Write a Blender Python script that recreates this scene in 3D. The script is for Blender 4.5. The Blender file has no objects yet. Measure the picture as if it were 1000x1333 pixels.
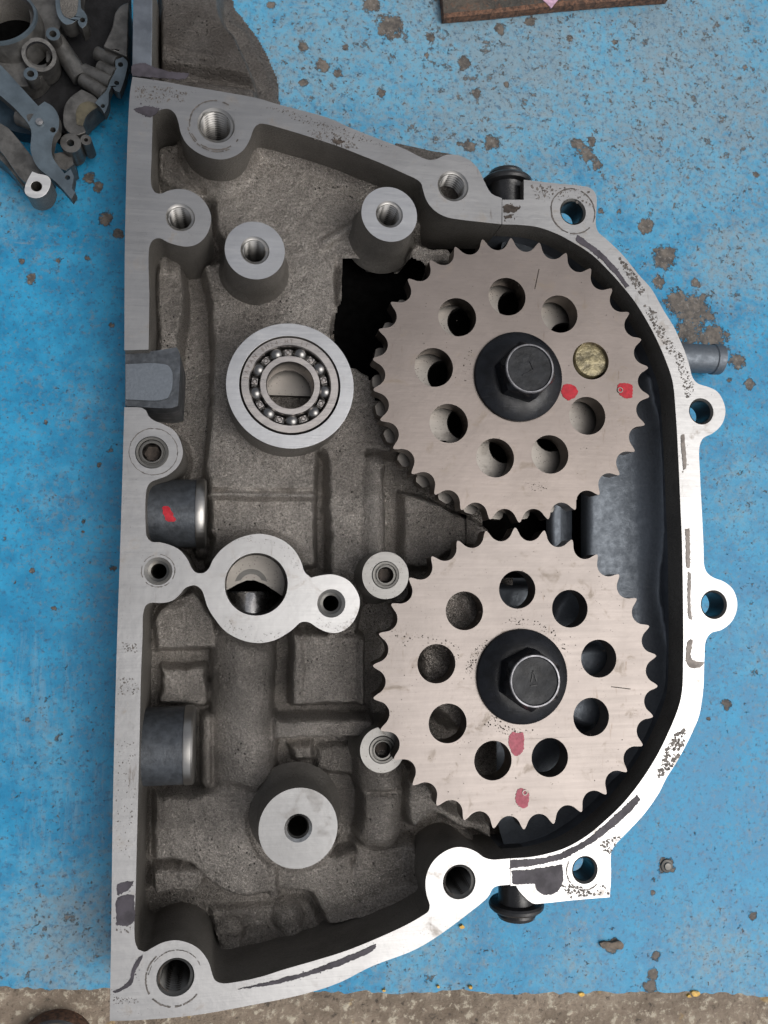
import bpy, math, random
import numpy as np
from mathutils import Vector, Matrix
from mathutils.geometry import tessellate_polygon

random.seed(7)
sc = bpy.context.scene
COL = sc.collection
PI = math.pi

# ------------------------------------------------------------------ camera
F, NX, NY, D = 1050.0, 317.0, 753.0, 2.9          # focal length in pixels, foot point of the plumb line, height (dm) over the rim
nvec = Vector(((NX - 500) / F, (666.5 - NY) / F, -1.0)).normalized()
RQ = nvec.rotation_difference(Vector((0, 0, -1)))
RM = RQ.to_matrix()
cam = bpy.data.objects.new('camera', bpy.data.cameras.new('camera'))
COL.objects.link(cam)
cam.matrix_world = Matrix.Translation((0, 0, D)) @ RM.to_4x4()
cam.data.sensor_fit = 'VERTICAL'
cam.data.sensor_height = 36.0
cam.data.sensor_width = 27.0
cam.data.lens = F * 36.0 / 1333.0
cam.data.clip_start = 0.05
cam.data.clip_end = 500.0
sc.camera = cam

# ------------------------------------------------------------------ daylight: hazy sky and a wide soft sun
SUN_EL, SUN_AZ = math.radians(60), math.radians(116)
world = bpy.data.worlds.new('World')
sc.world = world
world.use_nodes = True
wn = world.node_tree
sky = wn.nodes.new('ShaderNodeTexSky')
sky.sky_type = 'NISHITA'
sky.sun_disc = False
sky.sun_elevation = SUN_EL
sky.sun_rotation = SUN_AZ
sky.air_density = 1.0
sky.dust_density = 6.0
sky.ozone_density = 1.0
hsv = wn.nodes.new('ShaderNodeHueSaturation')
hsv.inputs['Saturation'].default_value = 0.3
wn.links.new(sky.outputs[0], hsv.inputs['Color'])
wn.links.new(hsv.outputs[0], wn.nodes['Background'].inputs[0])
wn.nodes['Background'].inputs[1].default_value = 0.12
sun = bpy.data.objects.new('sun', bpy.data.lights.new('sun', 'SUN'))
COL.objects.link(sun)
sun.data.energy = 1.05
sun.data.angle = math.radians(52)
sun.data.color = (1.0, 0.97, 0.93)
sdir = Vector((math.sin(SUN_AZ) * math.cos(SUN_EL), math.cos(SUN_AZ) * math.cos(SUN_EL), math.sin(SUN_EL)))
sun.rotation_euler = sdir.to_track_quat('Z', 'Y').to_euler()
sun.location = sdir * 20
sc.view_settings.view_transform = 'Standard'
sc.view_settings.look = 'None'
sc.view_settings.exposure = 0.15
sc.view_settings.gamma = 1.0
sc.unit_settings.scale_length = 0.1              # one unit is a decimetre

# ------------------------------------------------------------------ picture point at a height -> place
def U(px, py, z=0.0):
    d = RM @ Vector(((px - 500) / F, (666.5 - py) / F, -1.0))
    t = (D - z) / -d.z
    return Vector((d.x * t, d.y * t, z))

RN = np.array(RM)
def Unp(px, py, z):
    px = np.asarray(px, float); py = np.asarray(py, float)
    d = np.stack([(px - 500) / F, (666.5 - py) / F, -np.ones_like(px)], -1) @ RN.T
    t = (D - z) / -d[..., 2]
    return d[..., 0] * t, d[..., 1] * t

def Pnp(x, y, z):
    P = np.stack([np.asarray(x, float), np.asarray(y, float), np.zeros_like(np.asarray(x, float)) + z - D], -1) @ RN
    return 500 + F * P[..., 0] / -P[..., 2], 666.5 - F * P[..., 1] / -P[..., 2]

def RW(px, py, r, z=0.0):
    c = U(px, py, z)
    return 0.25 * ((U(px + r, py, z) - c).length + (U(px - r, py, z) - c).length + (U(px, py + r, z) - c).length + (U(px, py - r, z) - c).length)

# ------------------------------------------------------------------ materials
class NT:
    def __init__(s, name):
        s.m = bpy.data.materials.new(name); s.m.use_nodes = True
        s.t = s.m.node_tree; s.n = s.t.nodes; s.l = s.t.links
        s.b = s.n['Principled BSDF']
        tc = s.n.new('ShaderNodeTexCoord'); s.co = tc.outputs['Object']
    def mapping(s, scale=(1, 1, 1), rot=(0, 0, 0)):
        m = s.n.new('ShaderNodeMapping'); m.inputs['Scale'].default_value = scale; m.inputs['Rotation'].default_value = rot
        s.l.new(s.co, m.inputs['Vector']); return m.outputs[0]
    def noise(s, scale, detail=3, rough=0.55, vec=None, dist=0.0):
        n = s.n.new('ShaderNodeTexNoise'); n.inputs['Scale'].default_value = scale; n.inputs['Detail'].default_value = detail
        n.inputs['Roughness'].default_value = rough; n.inputs['Distortion'].default_value = dist
        s.l.new(vec if vec is not None else s.co, n.inputs['Vector']); return n.outputs['Fac']
    def voro(s, scale, vec=None, feature='F1'):
        n = s.n.new('ShaderNodeTexVoronoi'); n.inputs['Scale'].default_value = scale; n.feature = feature
        s.l.new(vec if vec is not None else s.co, n.inputs['Vector']); return n.outputs['Distance']
    def ramp(s, v, lo, hi, a=0.0, b=1.0):
        n = s.n.new('ShaderNodeMapRange'); n.interpolation_type = 'SMOOTHSTEP'
        n.inputs[1].default_value = lo; n.inputs[2].default_value = hi; n.inputs[3].default_value = a; n.inputs[4].default_value = b
        s.l.new(v, n.inputs[0]); return n.outputs[0]
    def math(s, op, a, b=None):
        n = s.n.new('ShaderNodeMath'); n.operation = op
        for k, v in enumerate((a, b)):
            if v is None: continue
            if isinstance(v, (int, float)): n.inputs[k].default_value = v
            else: s.l.new(v, n.inputs[k])
        return n.outputs[0]
    def mix(s, f, a, b):
        n = s.n.new('ShaderNodeMix'); n.data_type = 'RGBA'
        ins = [i for i in n.inputs if i.enabled]
        for k, v in zip((0, 1, 2), (f, a, b)):
            i = ins[k]
            if isinstance(v, (int, float)): i.default_value = v
            elif isinstance(v, tuple): i.default_value = v + (1,) if len(v) == 3 else v
            else: s.l.new(v, i)
        return [o for o in n.outputs if o.enabled][0]
    def attr(s, name):
        n = s.n.new('ShaderNodeAttribute'); n.attribute_name = name; return n.outputs['Fac']
    def set(s, name, v):
        i = s.b.inputs[name]
        if isinstance(v, tuple): i.default_value = v + (1,) if len(v) == 3 else v
        elif isinstance(v, (int, float)): i.default_value = v
        else: s.l.new(v, i)
    def bump(s, h, dist, strength=1.0, prev=None):
        n = s.n.new('ShaderNodeBump'); n.inputs['Distance'].default_value = dist; n.inputs['Strength'].default_value = strength
        s.l.new(h, n.inputs['Height'])
        if prev is not None: s.l.new(prev, n.inputs['Normal'])
        return n.outputs[0]
    def norm(s, b): s.l.new(b, s.b.inputs['Normal'])

M = {}
def mat_machined(name, base, rot=0.0, dirt=0.35, rough=0.34, fine=1.0, metallic=1.0, speck=0.5, brush=1.0):
    a = NT(name)
    v = a.mapping((6, 220, 30), (0, 0, rot))
    br = a.noise(1.0, 4, 0.6, v)
    v2 = a.mapping((3, 60, 8), (0, 0, rot + 0.05))
    br2 = a.noise(1.0, 3, 0.6, v2)
    big = a.noise(4.0, 4, 0.6)
    st = a.noise(11.0, 5, 0.65, None, 0.6)
    stain = a.ramp(st, 0.56, 0.74)
    vs = a.noise(1.0, 4, 0.65, a.mapping((55, 8, 20), (0, 0, 0)))
    stain2 = a.math('MULTIPLY', a.ramp(vs, 0.58, 0.76), a.ramp(big, 0.5, 0.68))
    fl = a.voro(95.0)
    fk = a.math('MULTIPLY', a.ramp(fl, 0.10, 0.22, 1.0, 0.0), a.ramp(a.noise(14, 3), 0.55 if speck <= 1 else 0.36, 0.68 if speck <= 1 else 0.5))
    c = a.mix(a.ramp(br, 0.3, 0.7), tuple(x * 0.93 for x in base), base)
    c = a.mix(a.ramp(big, 0.35, 0.7, 0.0, 0.6), c, tuple(x * 0.76 for x in base))
    sc1 = a.noise(1.0, 2, 0.5, a.mapping((1.6, 260, 9), (0, 0, 0.75)))
    sc2 = a.noise(1.0, 2, 0.5, a.mapping((2.0, 300, 9), (0, 0, -0.42)))
    sk = a.math('MULTIPLY', a.math('MAXIMUM', a.ramp(sc1, 0.70, 0.74), a.ramp(sc2, 0.71, 0.75)), a.ramp(a.noise(6.0, 3), 0.45, 0.62))
    c = a.mix(a.math('MULTIPLY', sk, 0.5), c, tuple(x * 0.45 for x in base))
    c = a.mix(a.math('MULTIPLY', stain, dirt), c, (0.20, 0.165, 0.13))
    c = a.mix(a.math('MULTIPLY', stain2, dirt * 1.6), c, (0.10, 0.075, 0.055))
    c = a.mix(a.math('MULTIPLY', fk, min(1.0, speck)), c, (0.06, 0.05, 0.045))
    a.set('Base Color', c); a.set('Metallic', metallic)
    r = a.math('ADD', a.ramp(br2, 0.3, 0.7, rough - 0.05 * brush, rough + 0.07 * brush), a.math('MULTIPLY', stain, 0.15))
    a.set('Roughness', r)
    b = a.bump(br, 0.0009 * fine, 0.5 * brush)
    b = a.bump(a.noise(45, 3), 0.001, 0.35, b)
    a.norm(b)
    M[name] = a.m
mat_machined('rim_metal', (0.365, 0.362, 0.36), PI / 2 - 0.03, 0.45, 0.36, 1.0, 1.0, 0.5, 0.45)
mat_machined('boss_metal', (0.44, 0.445, 0.455), 0.6, 0.12, 0.34, 1.2, 1.0, 0.2, 0.5)
mat_machined('worn_boss_metal', (0.37, 0.365, 0.355), 1.3, 0.3, 0.36, 1.2, 1.0, 0.9)
mat_machined('bright_cut', (0.80, 0.79, 0.77), 0.4, 0.2, 0.45)
mat_machined('satin_boss', (0.22, 0.22, 0.22), 1.3, 0.15, 0.40, 1.2, 1.0, 0.2, 0.4)
mat_machined('speckled_boss', (0.21, 0.206, 0.198), 1.3, 0.3, 0.40, 1.2, 1.0, 1.3, 0.4)
mat_machined('race_steel', (0.40, 0.375, 0.36), 0.3, 0.2, 0.30, 0.6, 1.0, 0.3)
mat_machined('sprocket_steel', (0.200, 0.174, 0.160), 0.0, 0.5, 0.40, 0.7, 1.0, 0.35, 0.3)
mat_machined('worn_sprocket_steel', (0.208, 0.186, 0.174), 0.05, 0.5, 0.42, 0.7, 1.0, 0.9, 0.3)
mat_machined('tooth_steel', (0.22, 0.19, 0.17), 0.05, 0.4, 0.36, 1.0, 1.0, 0.6)
mat_machined('thread_steel', (0.36, 0.35, 0.335), 0.2, 0.3, 0.38, 0.3, 1.0, 0.4)
mat_machined('dull_steel', (0.12, 0.117, 0.11), 0.2, 0.3, 0.40, 1.0, 1.0, 0.6)

def mat_cast(name, base, rough=0.5, grain=1.0, metallic=0.65, pores=1.0, oily=0.6, tint=(0.055, 0.045, 0.038), spec=0.5):
    a = NT(name)
    g1 = a.noise(118.0, 4, 0.72)
    g2 = a.noise(330.0, 2, 0.6)
    g3 = a.noise(26.0, 4, 0.6)
    big = a.noise(3.2, 4, 0.6)
    c = a.mix(a.ramp(g1, 0.32, 0.68), tuple(x * (1 - 0.36 * min(1, grain)) for x in base), tuple(min(1, x * (1 + 0.34 * min(1, grain))) for x in base))
    c = a.mix(a.math('MULTIPLY', a.ramp(big, 0.42, 0.68), oily), c, tint)
    c = a.mix(a.math('MULTIPLY', a.ramp(g3, 0.55, 0.75), 0.35 * oily), c, tint)
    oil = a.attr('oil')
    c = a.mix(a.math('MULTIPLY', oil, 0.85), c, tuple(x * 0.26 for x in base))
    vo = a.voro(52.0)
    po = a.math('MULTIPLY', a.ramp(vo, 0.12, 0.24, 1.0, 0.0), a.ramp(a.noise(9.0, 3), 0.50, 0.63))
    po = a.math('MULTIPLY', po, pores)
    c = a.mix(po, c, (0.016, 0.014, 0.012))
    a.set('Base Color', c); a.set('Metallic', metallic)
    a.set('Roughness', a.ramp(g2, 0.2, 0.8, rough - 0.1, rough + 0.12))
    b = a.bump(g1, 0.014 * grain, 0.9)
    b = a.bump(g2, 0.006 * grain, 0.8, b)
    b = a.bump(g3, 0.012 * grain, 0.4, b)
    b = a.bump(a.math('SUBTRACT', 1.0, po), 0.008, 0.8, b)
    a.norm(b)
    M[name] = a.m
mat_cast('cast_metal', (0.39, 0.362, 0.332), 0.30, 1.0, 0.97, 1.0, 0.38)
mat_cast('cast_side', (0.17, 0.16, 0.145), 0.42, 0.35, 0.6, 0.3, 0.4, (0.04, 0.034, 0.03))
mat_cast('cast_dark', (0.05, 0.055, 0.062), 0.40, 0.3, 0.55, 0.5, 0.4, (0.025, 0.025, 0.025))
mat_cast('cast_bright', (0.46, 0.44, 0.41), 0.42, 0.9, 0.8, 1.0, 0.3)
mat_cast('cast_oily', (0.155, 0.143, 0.132), 0.42, 0.8, 0.8, 0.7, 0.6)
mat_machined('web_metal', (0.27, 0.252, 0.23), 0.3, 0.15, 0.45, 0.6, 1.0, 1.3, 0.3)

def mat_simple(name, col, rough=0.4, metallic=0.0, var=0.3, bumpd=0.003, scale=40.0, scratch=0.0, spec=0.5):
    a = NT(name)
    n = a.noise(scale, 4, 0.6)
    c = a.mix(a.ramp(n, 0.3, 0.7), tuple(x * (1 - var) for x in col), tuple(min(1, x * (1 + var)) for x in col))
    if scratch:
        s = a.noise(1.0, 3, 0.6, a.mapping((12, 130, 12), (0, 0, 0.5)))
        c = a.mix(a.math('MULTIPLY', a.ramp(s, 0.62, 0.76), scratch), c, (0.2, 0.2, 0.21))
    a.set('Base Color', c); a.set('Metallic', metallic)
    a.set('Roughness', a.ramp(a.noise(scale * 0.4, 3), 0.3, 0.7, max(0.05, rough - 0.1), rough + 0.1))
    a.set('Specular IOR Level', spec)
    a.norm(a.bump(n, bumpd, 0.5))
    M[name] = a.m
mat_simple('case_wall', (0.115, 0.128, 0.15), 0.45, 0.5, 0.2, 0.003, 16)
mat_simple('case_paint', (0.118, 0.134, 0.154), 0.55, 0.6, 0.08, 0.002, 90, 0.3)
mat_simple('ledge_metal', (0.155, 0.172, 0.195), 0.38, 0.75, 0.16, 0.002, 18, 0.2)
mat_simple('dark_boss', (0.050, 0.056, 0.064), 0.42, 0.4, 0.25, 0.004, 40)
mat_simple('other_cast', (0.10, 0.097, 0.092), 0.42, 0.6, 0.35, 0.006, 22)
mat_simple('gap_shade', (0.014, 0.014, 0.015), 0.7, 0.0, 0.3, 0.006, 22, 0, 0.1)  # near-black: shade in the gaps between parts put into the colour
mat_simple('shade_blue', (0.035, 0.060, 0.085), 0.45, 0.4, 0.3, 0.004, 22)  # dark blue that paints the shade beside the frame
mat_simple('other_face', (0.085, 0.110, 0.130), 0.40, 0.5, 0.2, 0.003, 16)
mat_simple('black_oxide', (0.006, 0.0068, 0.009), 0.33, 0.1, 0.4, 0.003, 30, 0.12, 0.3)
mat_simple('bolt_top', (0.014, 0.015, 0.017), 0.50, 0.1, 0.45, 0.006, 26, 0.12, 0.25)
mat_simple('worn_edge', (0.15, 0.15, 0.16), 0.42, 0.9, 0.3, 0.001, 40)
mat_simple('rubber', (0.013, 0.013, 0.014), 0.36, 0.0, 0.3, 0.004, 26)
mat_simple('void_black', (0.003, 0.003, 0.003), 0.8, 0.0, 0.3, 0.002, 30, 0, 0.0)  # near-black: the darkness of deep holes put into the colour
mat_simple('red_paint', (0.34, 0.010, 0.020), 0.5, 0.0, 0.22, 0.002, 60, 0, 0.25)
mat_simple('pink_paint', (0.33, 0.085, 0.11), 0.6, 0.0, 0.18, 0.002, 60, 0, 0.25)
mat_simple('sealant', (0.045, 0.040, 0.048), 0.5, 0.0, 0.3, 0.004, 22, 0, 0.25)
mat_simple('tan_sealant', (0.17, 0.145, 0.125), 0.5, 0.0, 0.3, 0.004, 40)
mat_simple('soot', (0.045, 0.036, 0.03), 0.7, 0.0, 0.5, 0.003, 60, 0, 0.2)
mat_simple('ball_steel', (0.20, 0.195, 0.19), 0.3, 1.0, 0.15, 0.0005, 40)
mat_simple('cage_steel', (0.09, 0.085, 0.08), 0.35, 0.8, 0.3, 0.002, 50)
mat_simple('shaft_steel', (0.45, 0.44, 0.43), 0.24, 1.0, 0.25, 0.001, 60)
mat_simple('grime', (0.10, 0.09, 0.082), 0.55, 0.3, 0.4, 0.003, 60, 0, 0.3)
mat_simple('rubber_stopper', (0.20, 0.17, 0.095), 0.30, 0.3, 0.5, 0.02, 26)
mat_simple('yellow_paint', (0.55, 0.33, 0.06), 0.6, 0.0, 0.3, 0.01, 60)
mat_simple('mud', (0.13, 0.105, 0.082), 0.8, 0.0, 0.3, 0.02, 40)
mat_simple('lavender_paint', (0.42, 0.27, 0.36), 0.6, 0.0, 0.25, 0.003, 60)
mat_simple('cap_rubber', (0.06, 0.052, 0.032), 0.6, 0.0, 0.4, 0.01, 20)
mat_simple('stamp_ink', (0.14, 0.12, 0.11), 0.5, 0.6, 0.2, 0.001, 60)

def mat_rust():
    a = NT('rusty_plate')
    n = a.noise(7, 5, 0.65); e = a.noise(34, 4, 0.65)
    c = a.mix(a.ramp(n, 0.35, 0.65), (0.04, 0.038, 0.033), (0.085, 0.07, 0.055))
    c = a.mix(a.ramp(e, 0.5, 0.7, 0, 0.6), c, (0.16, 0.065, 0.03))
    a.set('Base Color', c); a.set('Roughness', 0.7); a.set('Metallic', 0.2)
    a.norm(a.bump(e, 0.02, 0.7)); M['rusty_plate'] = a.m
    a = NT('rust_edge')
    e = a.noise(50, 4, 0.65)
    c = a.mix(a.ramp(e, 0.35, 0.65), (0.055, 0.032, 0.022), (0.17, 0.085, 0.05))
    a.set('Base Color', c); a.set('Roughness', 0.85)
    a.norm(a.bump(e, 0.02, 0.7)); M['rust_edge'] = a.m
mat_rust()

def mat_paint():
    a = NT('blue_paint')
    wear = a.attr('wear'); chip = a.attr('chip'); streak = a.attr('streak')
    big = a.noise(1.7, 4, 0.6)
    mid = a.noise(8.0, 5, 0.65)
    fin = a.noise(30.0, 5, 0.7)
    vst = a.noise(1.0, 5, 0.7, a.mapping((44, 5.0, 1), (0, 0, 0.03)))
    hst = a.noise(1.0, 5, 0.7, a.mapping((3.5, 20, 1), (0, 0, -0.03)))
    c = a.mix(a.ramp(mid, 0.3, 0.7), (0.010, 0.178, 0.345), (0.021, 0.268, 0.475))
    # chalked, worn coat
    wf = a.math('ADD', wear, a.math('MULTIPLY', a.math('SUBTRACT', mid, 0.5), 0.9))
    wf = a.math('ADD', wf, a.math('MULTIPLY', a.math('SUBTRACT', fin, 0.5), 0.9))
    c = a.mix(a.ramp(wf, 0.12, 0.95, 0, 0.85), c, (0.135, 0.315, 0.43))
    g = a.math('ADD', a.math('MULTIPLY', wear, 0.55), a.math('ADD', a.math('MULTIPLY', a.math('SUBTRACT', fin, 0.5), 1.5), a.math('MULTIPLY', a.math('SUBTRACT', big, 0.5), 0.9)))
    c = a.mix(a.ramp(g, 0.22, 0.66, 0, 0.62), c, (0.20, 0.225, 0.235))
    # rubbed streaks
    s = a.math('ADD', a.math('MULTIPLY', streak, 0.30), vst)
    c = a.mix(a.ramp(s, 0.72, 1.0, 0, 0.35), c, (0.22, 0.32, 0.38))
    s2 = a.math('ADD', a.math('MULTIPLY', wear, 0.12), hst)
    c = a.mix(a.ramp(s2, 0.66, 0.82, 0, 0.6), c, (0.23, 0.26, 0.27))
    c = a.mix(a.ramp(a.math('ADD', a.noise(38.0, 6, 0.75), a.math('MULTIPLY', a.math('SUBTRACT', big, 0.5), 0.25)), 0.50, 0.66, 0, 0.62), c, (0.12, 0.18, 0.22))
    c = a.mix(a.ramp(a.noise(55.0, 5, 0.7), 0.52, 0.66, 0, 0.6), c, (0.03, 0.09, 0.17))
    # small flakes down to the primer
    v = a.noise(17.0, 6, 0.72)
    f1 = a.ramp(a.math('ADD', v, a.math('MULTIPLY', wear, 0.09)), 0.672, 0.71)
    v2 = a.noise(60.0, 4, 0.7)
    f2 = a.ramp(a.math('ADD', v2, a.math('MULTIPLY', wear, 0.05)), 0.655, 0.70)
    f3 = a.ramp(a.math('ADD', chip, a.math('MULTIPLY', a.math('SUBTRACT', a.noise(30.0, 6, 0.75), 0.5), 1.9)), 0.46, 0.60)
    fl = a.math('MAXIMUM', a.math('MAXIMUM', a.math('MULTIPLY', f1, 0.85), a.math('MULTIPLY', f2, 0.8)), f3)
    pc = a.mix(a.ramp(a.noise(26, 5, 0.7), 0.3, 0.7), (0.045, 0.043, 0.042), (0.15, 0.13, 0.11))
    pc = a.mix(a.ramp(a.noise(70, 3), 0.55, 0.7, 0, 0.7), pc, (0.21, 0.20, 0.185))
    c = a.mix(fl, c, pc)
    # rust freckles and dark specks
    sp = a.ramp(a.voro(28.0), 0.05, 0.10, 1, 0)
    sp = a.math('MULTIPLY', sp, a.ramp(a.noise(5, 3), 0.5, 0.62))
    c = a.mix(a.math('MULTIPLY', sp, 0.8), c, (0.03, 0.035, 0.05))
    a.set('Base Color', c)
    a.set('Roughness', a.math('ADD', a.ramp(mid, 0.3, 0.7, 0.40, 0.52), a.math('MULTIPLY', fl, 0.25)))
    a.set('Specular IOR Level', 0.35)
    b = a.bump(a.math('SUBTRACT', 1.0, fl), 0.006, 0.8)
    b = a.bump(fin, 0.004, 0.4, b)
    b = a.bump(big, 0.05, 0.25, b)
    a.norm(b); M['blue_paint'] = a.m
mat_paint()

def mat_concrete():
    a = NT('concrete')
    n = a.noise(5, 6, 0.7); f = a.noise(26, 6, 0.75); g = a.noise(90, 3)
    c = a.mix(a.ramp(n, 0.3, 0.7), (0.17, 0.130, 0.094), (0.33, 0.265, 0.20))
    c = a.mix(a.ramp(f, 0.52, 0.64), c, (0.52, 0.46, 0.36))
    c = a.mix(a.ramp(f, 0.44, 0.32), c, (0.06, 0.047, 0.036))
    y = a.noise(9, 4)
    c = a.mix(a.ramp(y, 0.66, 0.74, 0, 0.65), c, (0.46, 0.30, 0.10))
    a.set('Base Color', c); a.set('Roughness', 0.8)
    b = a.bump(f, 0.03, 0.8); b = a.bump(g, 0.01, 0.6, b); a.norm(b); M['concrete'] = a.m
mat_concrete()

# ------------------------------------------------------------------ mesh helpers
class MB:
    def __init__(s): s.v = []; s.f = []; s.mi = []; s.mats = []
    def slot(s, m):
        if m not in s.mats: s.mats.append(m)
        return s.mats.index(m)
    def add(s, vs, fs, m):
        o = len(s.v); k = s.slot(m)
        s.v += [tuple(v) for v in vs]
        for f in fs: s.f.append(tuple(i + o for i in f)); s.mi.append(k)
    def build(s, name, parent=None, ang=32, bevel=0.0, seg=2):
        me = bpy.data.meshes.new(name)
        off = Vector(parent_loc(parent)) if parent is not None else Vector((0, 0, 0))
        me.from_pydata([(v[0] - off.x, v[1] - off.y, v[2] - off.z) for v in s.v], [], s.f)
        for m in s.mats: me.materials.append(M[m])
        me.polygons.foreach_set('material_index', s.mi)
        me.update()
        if ang:
            me.polygons.foreach_set('use_smooth', [True] * len(me.polygons))
            me.set_sharp_from_angle(angle=math.radians(ang))
        o = bpy.data.objects.new(name, me); COL.objects.link(o)
        if parent is not None: o.parent = parent
        if bevel:
            b = o.modifiers.new('edge', 'BEVEL'); b.width = bevel; b.segments = seg; b.limit_method = 'ANGLE'; b.angle_limit = math.radians(50)
            b.harden_normals = True
        return o

LOC = {}
def parent_loc(p):
    return LOC.get(p.name, (0, 0, 0))

def thing(name, label, cat, loc=(0, 0, 0), group=None):
    o = bpy.data.objects.new(name, None); COL.objects.link(o)
    o.location = loc; o.empty_display_size = 0.1
    o['label'] = label; o['category'] = cat
    if group: o['group'] = group
    LOC[o.name] = tuple(loc)
    return o
def sub(o, parent):                        # a part that parents sub-parts keeps the same local frame
    LOC[o.name] = parent_loc(parent); return o
def tag(o, label, cat, group=None):
    o['label'] = label; o['category'] = cat
    if group: o['group'] = group
    return o

def smooth(pts, step=3.0, corner=48):
    """Catmull-Rom through traced points; sharp corners stay."""
    n = len(pts); P = [Vector((p[0], p[1])) for p in pts]
    sharp = []
    for i in range(n):
        a = P[i] - P[i - 1]; b = P[(i + 1) % n] - P[i]
        sharp.append(a.length < 1e-6 or b.length < 1e-6 or a.angle(b) > math.radians(corner))
    out = []
    for i in range(n):
        p1, p2 = P[i], P[(i + 1) % n]
        p0 = P[i - 1] if not sharp[i] else p1 - (p2 - p1)
        p3 = P[(i + 2) % n] if not sharp[(i + 1) % n] else p2 + (p2 - p1)
        k = max(1, int((p2 - p1).length / step))
        def tj(ti, a, b): return ti + max(1e-4, (b - a).length) ** 0.5
        t0 = 0.0; t1 = tj(t0, p0, p1); t2 = tj(t1, p1, p2); t3 = tj(t2, p2, p3)
        for j in range(k):
            t = t1 + (t2 - t1) * j / k
            A1 = p0 * ((t1 - t) / (t1 - t0)) + p1 * ((t - t0) / (t1 - t0))
            A2 = p1 * ((t2 - t) / (t2 - t1)) + p2 * ((t - t1) / (t2 - t1))
            A3 = p2 * ((t3 - t) / (t3 - t2)) + p3 * ((t - t2) / (t3 - t2))
            B1 = A1 * ((t2 - t) / (t2 - t0)) + A2 * ((t - t0) / (t2 - t0))
            B2 = A2 * ((t3 - t) / (t3 - t1)) + A3 * ((t - t1) / (t3 - t1))
            C = B1 * ((t2 - t) / (t2 - t1)) + B2 * ((t - t1) / (t2 - t1))
            out.append((C.x, C.y))
    return out

def W(pts, z): return [U(p[0], p[1], z) for p in pts]
def circ(px, py, r, z, n=40):
    c = U(px, py, z); R = RW(px, py, r, z)
    return [Vector((c.x + R * math.cos(2 * PI * i / n), c.y + R * math.sin(2 * PI * i / n), z)) for i in range(n)]

def prism_w(mb, loops, z0, mtop, mside, mbot=None, z1=None):
    """loops: world loops (outer first, then holes); a solid from their height down to z0."""
    flat = [v for l in loops for v in l]
    tris = tessellate_polygon([[Vector((v.x, v.y, 0)) for v in l] for l in loops])
    fs = []
    for t in tris:
        a, b, c = (flat[i] for i in t)
        cr = (b.x - a.x) * (c.y - a.y) - (b.y - a.y) * (c.x - a.x)
        if abs(cr) < 1e-12: continue
        fs.append(tuple(t) if cr > 0 else (t[0], t[2], t[1]))
    n = len(flat)
    low = [Vector((v.x, v.y, z0)) for v in flat]
    o = len(mb.v)
    mb.add(flat + low, [], mside)
    kt, ks, kb = mb.slot(mtop), mb.slot(mside), mb.slot(mbot or mside)
    for f in fs:
        mb.f.append(tuple(i + o for i in f)); mb.mi.append(kt)
        mb.f.append(tuple(i + o + n for i in reversed(f))); mb.mi.append(kb)
    s = 0
    for li, l in enumerate(loops):
        m = len(l)
        area = sum(l[i].x * l[(i + 1) % m].y - l[(i + 1) % m].x * l[i].y for i in range(m))
        flip = (area > 0) != (li == 0)
        for i in range(m):
            a, b = s + i, s + (i + 1) % m
            q = (a, a + n, b + n, b) if not flip else (a, b, b + n, a + n)
            q = (a, a + n, b + n, b)
            if (area > 0) == (li == 0): q = (b, b, b, b) and (a, a + n, b + n, b)
            else: q = (b, b + n, a + n, a)
            mb.f.append(tuple(i2 + o for i2 in q)); mb.mi.append(ks)
        s += m

def lathe(mb, c, prof, m, n=48, axis='Z', close=False, mats=None):
    """prof: (radius, height) pairs from the start to the end of the outline; revolved about an axis through c."""
    c = Vector(c); vs = []; fs = []; ms = []
    for (r, h) in prof:
        for i in range(n):
            a = 2 * PI * i / n
            x, y = r * math.cos(a), r * math.sin(a)
            if axis == 'Z': vs.append(c + Vector((x, y, h)))
            elif axis == 'X': vs.append(c + Vector((h, x, y)))
            else: vs.append(c + Vector((y, h, x)))
    for k in range(len(prof) - 1):
        for i in range(n):
            j = (i + 1) % n
            fs.append((k * n + i, k * n + j, (k + 1) * n + j, (k + 1) * n + i)); ms.append(mats[k] if mats else m)
    o = len(mb.v); mb.v += [tuple(v) for v in vs]
    for f, mm in zip(fs, ms): mb.f.append(tuple(i + o for i in f)); mb.mi.append(mb.slot(mm))
    for k, rev in ((0, True), (len(prof) - 1, False)):
        if close and prof[k][0] > 1e-6:
            f = tuple(o + k * n + i for i in range(n))
            mb.f.append(f[::-1] if rev else f); mb.mi.append(mb.slot(mats[min(k, len(mats) - 1)] if mats else m))

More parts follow.
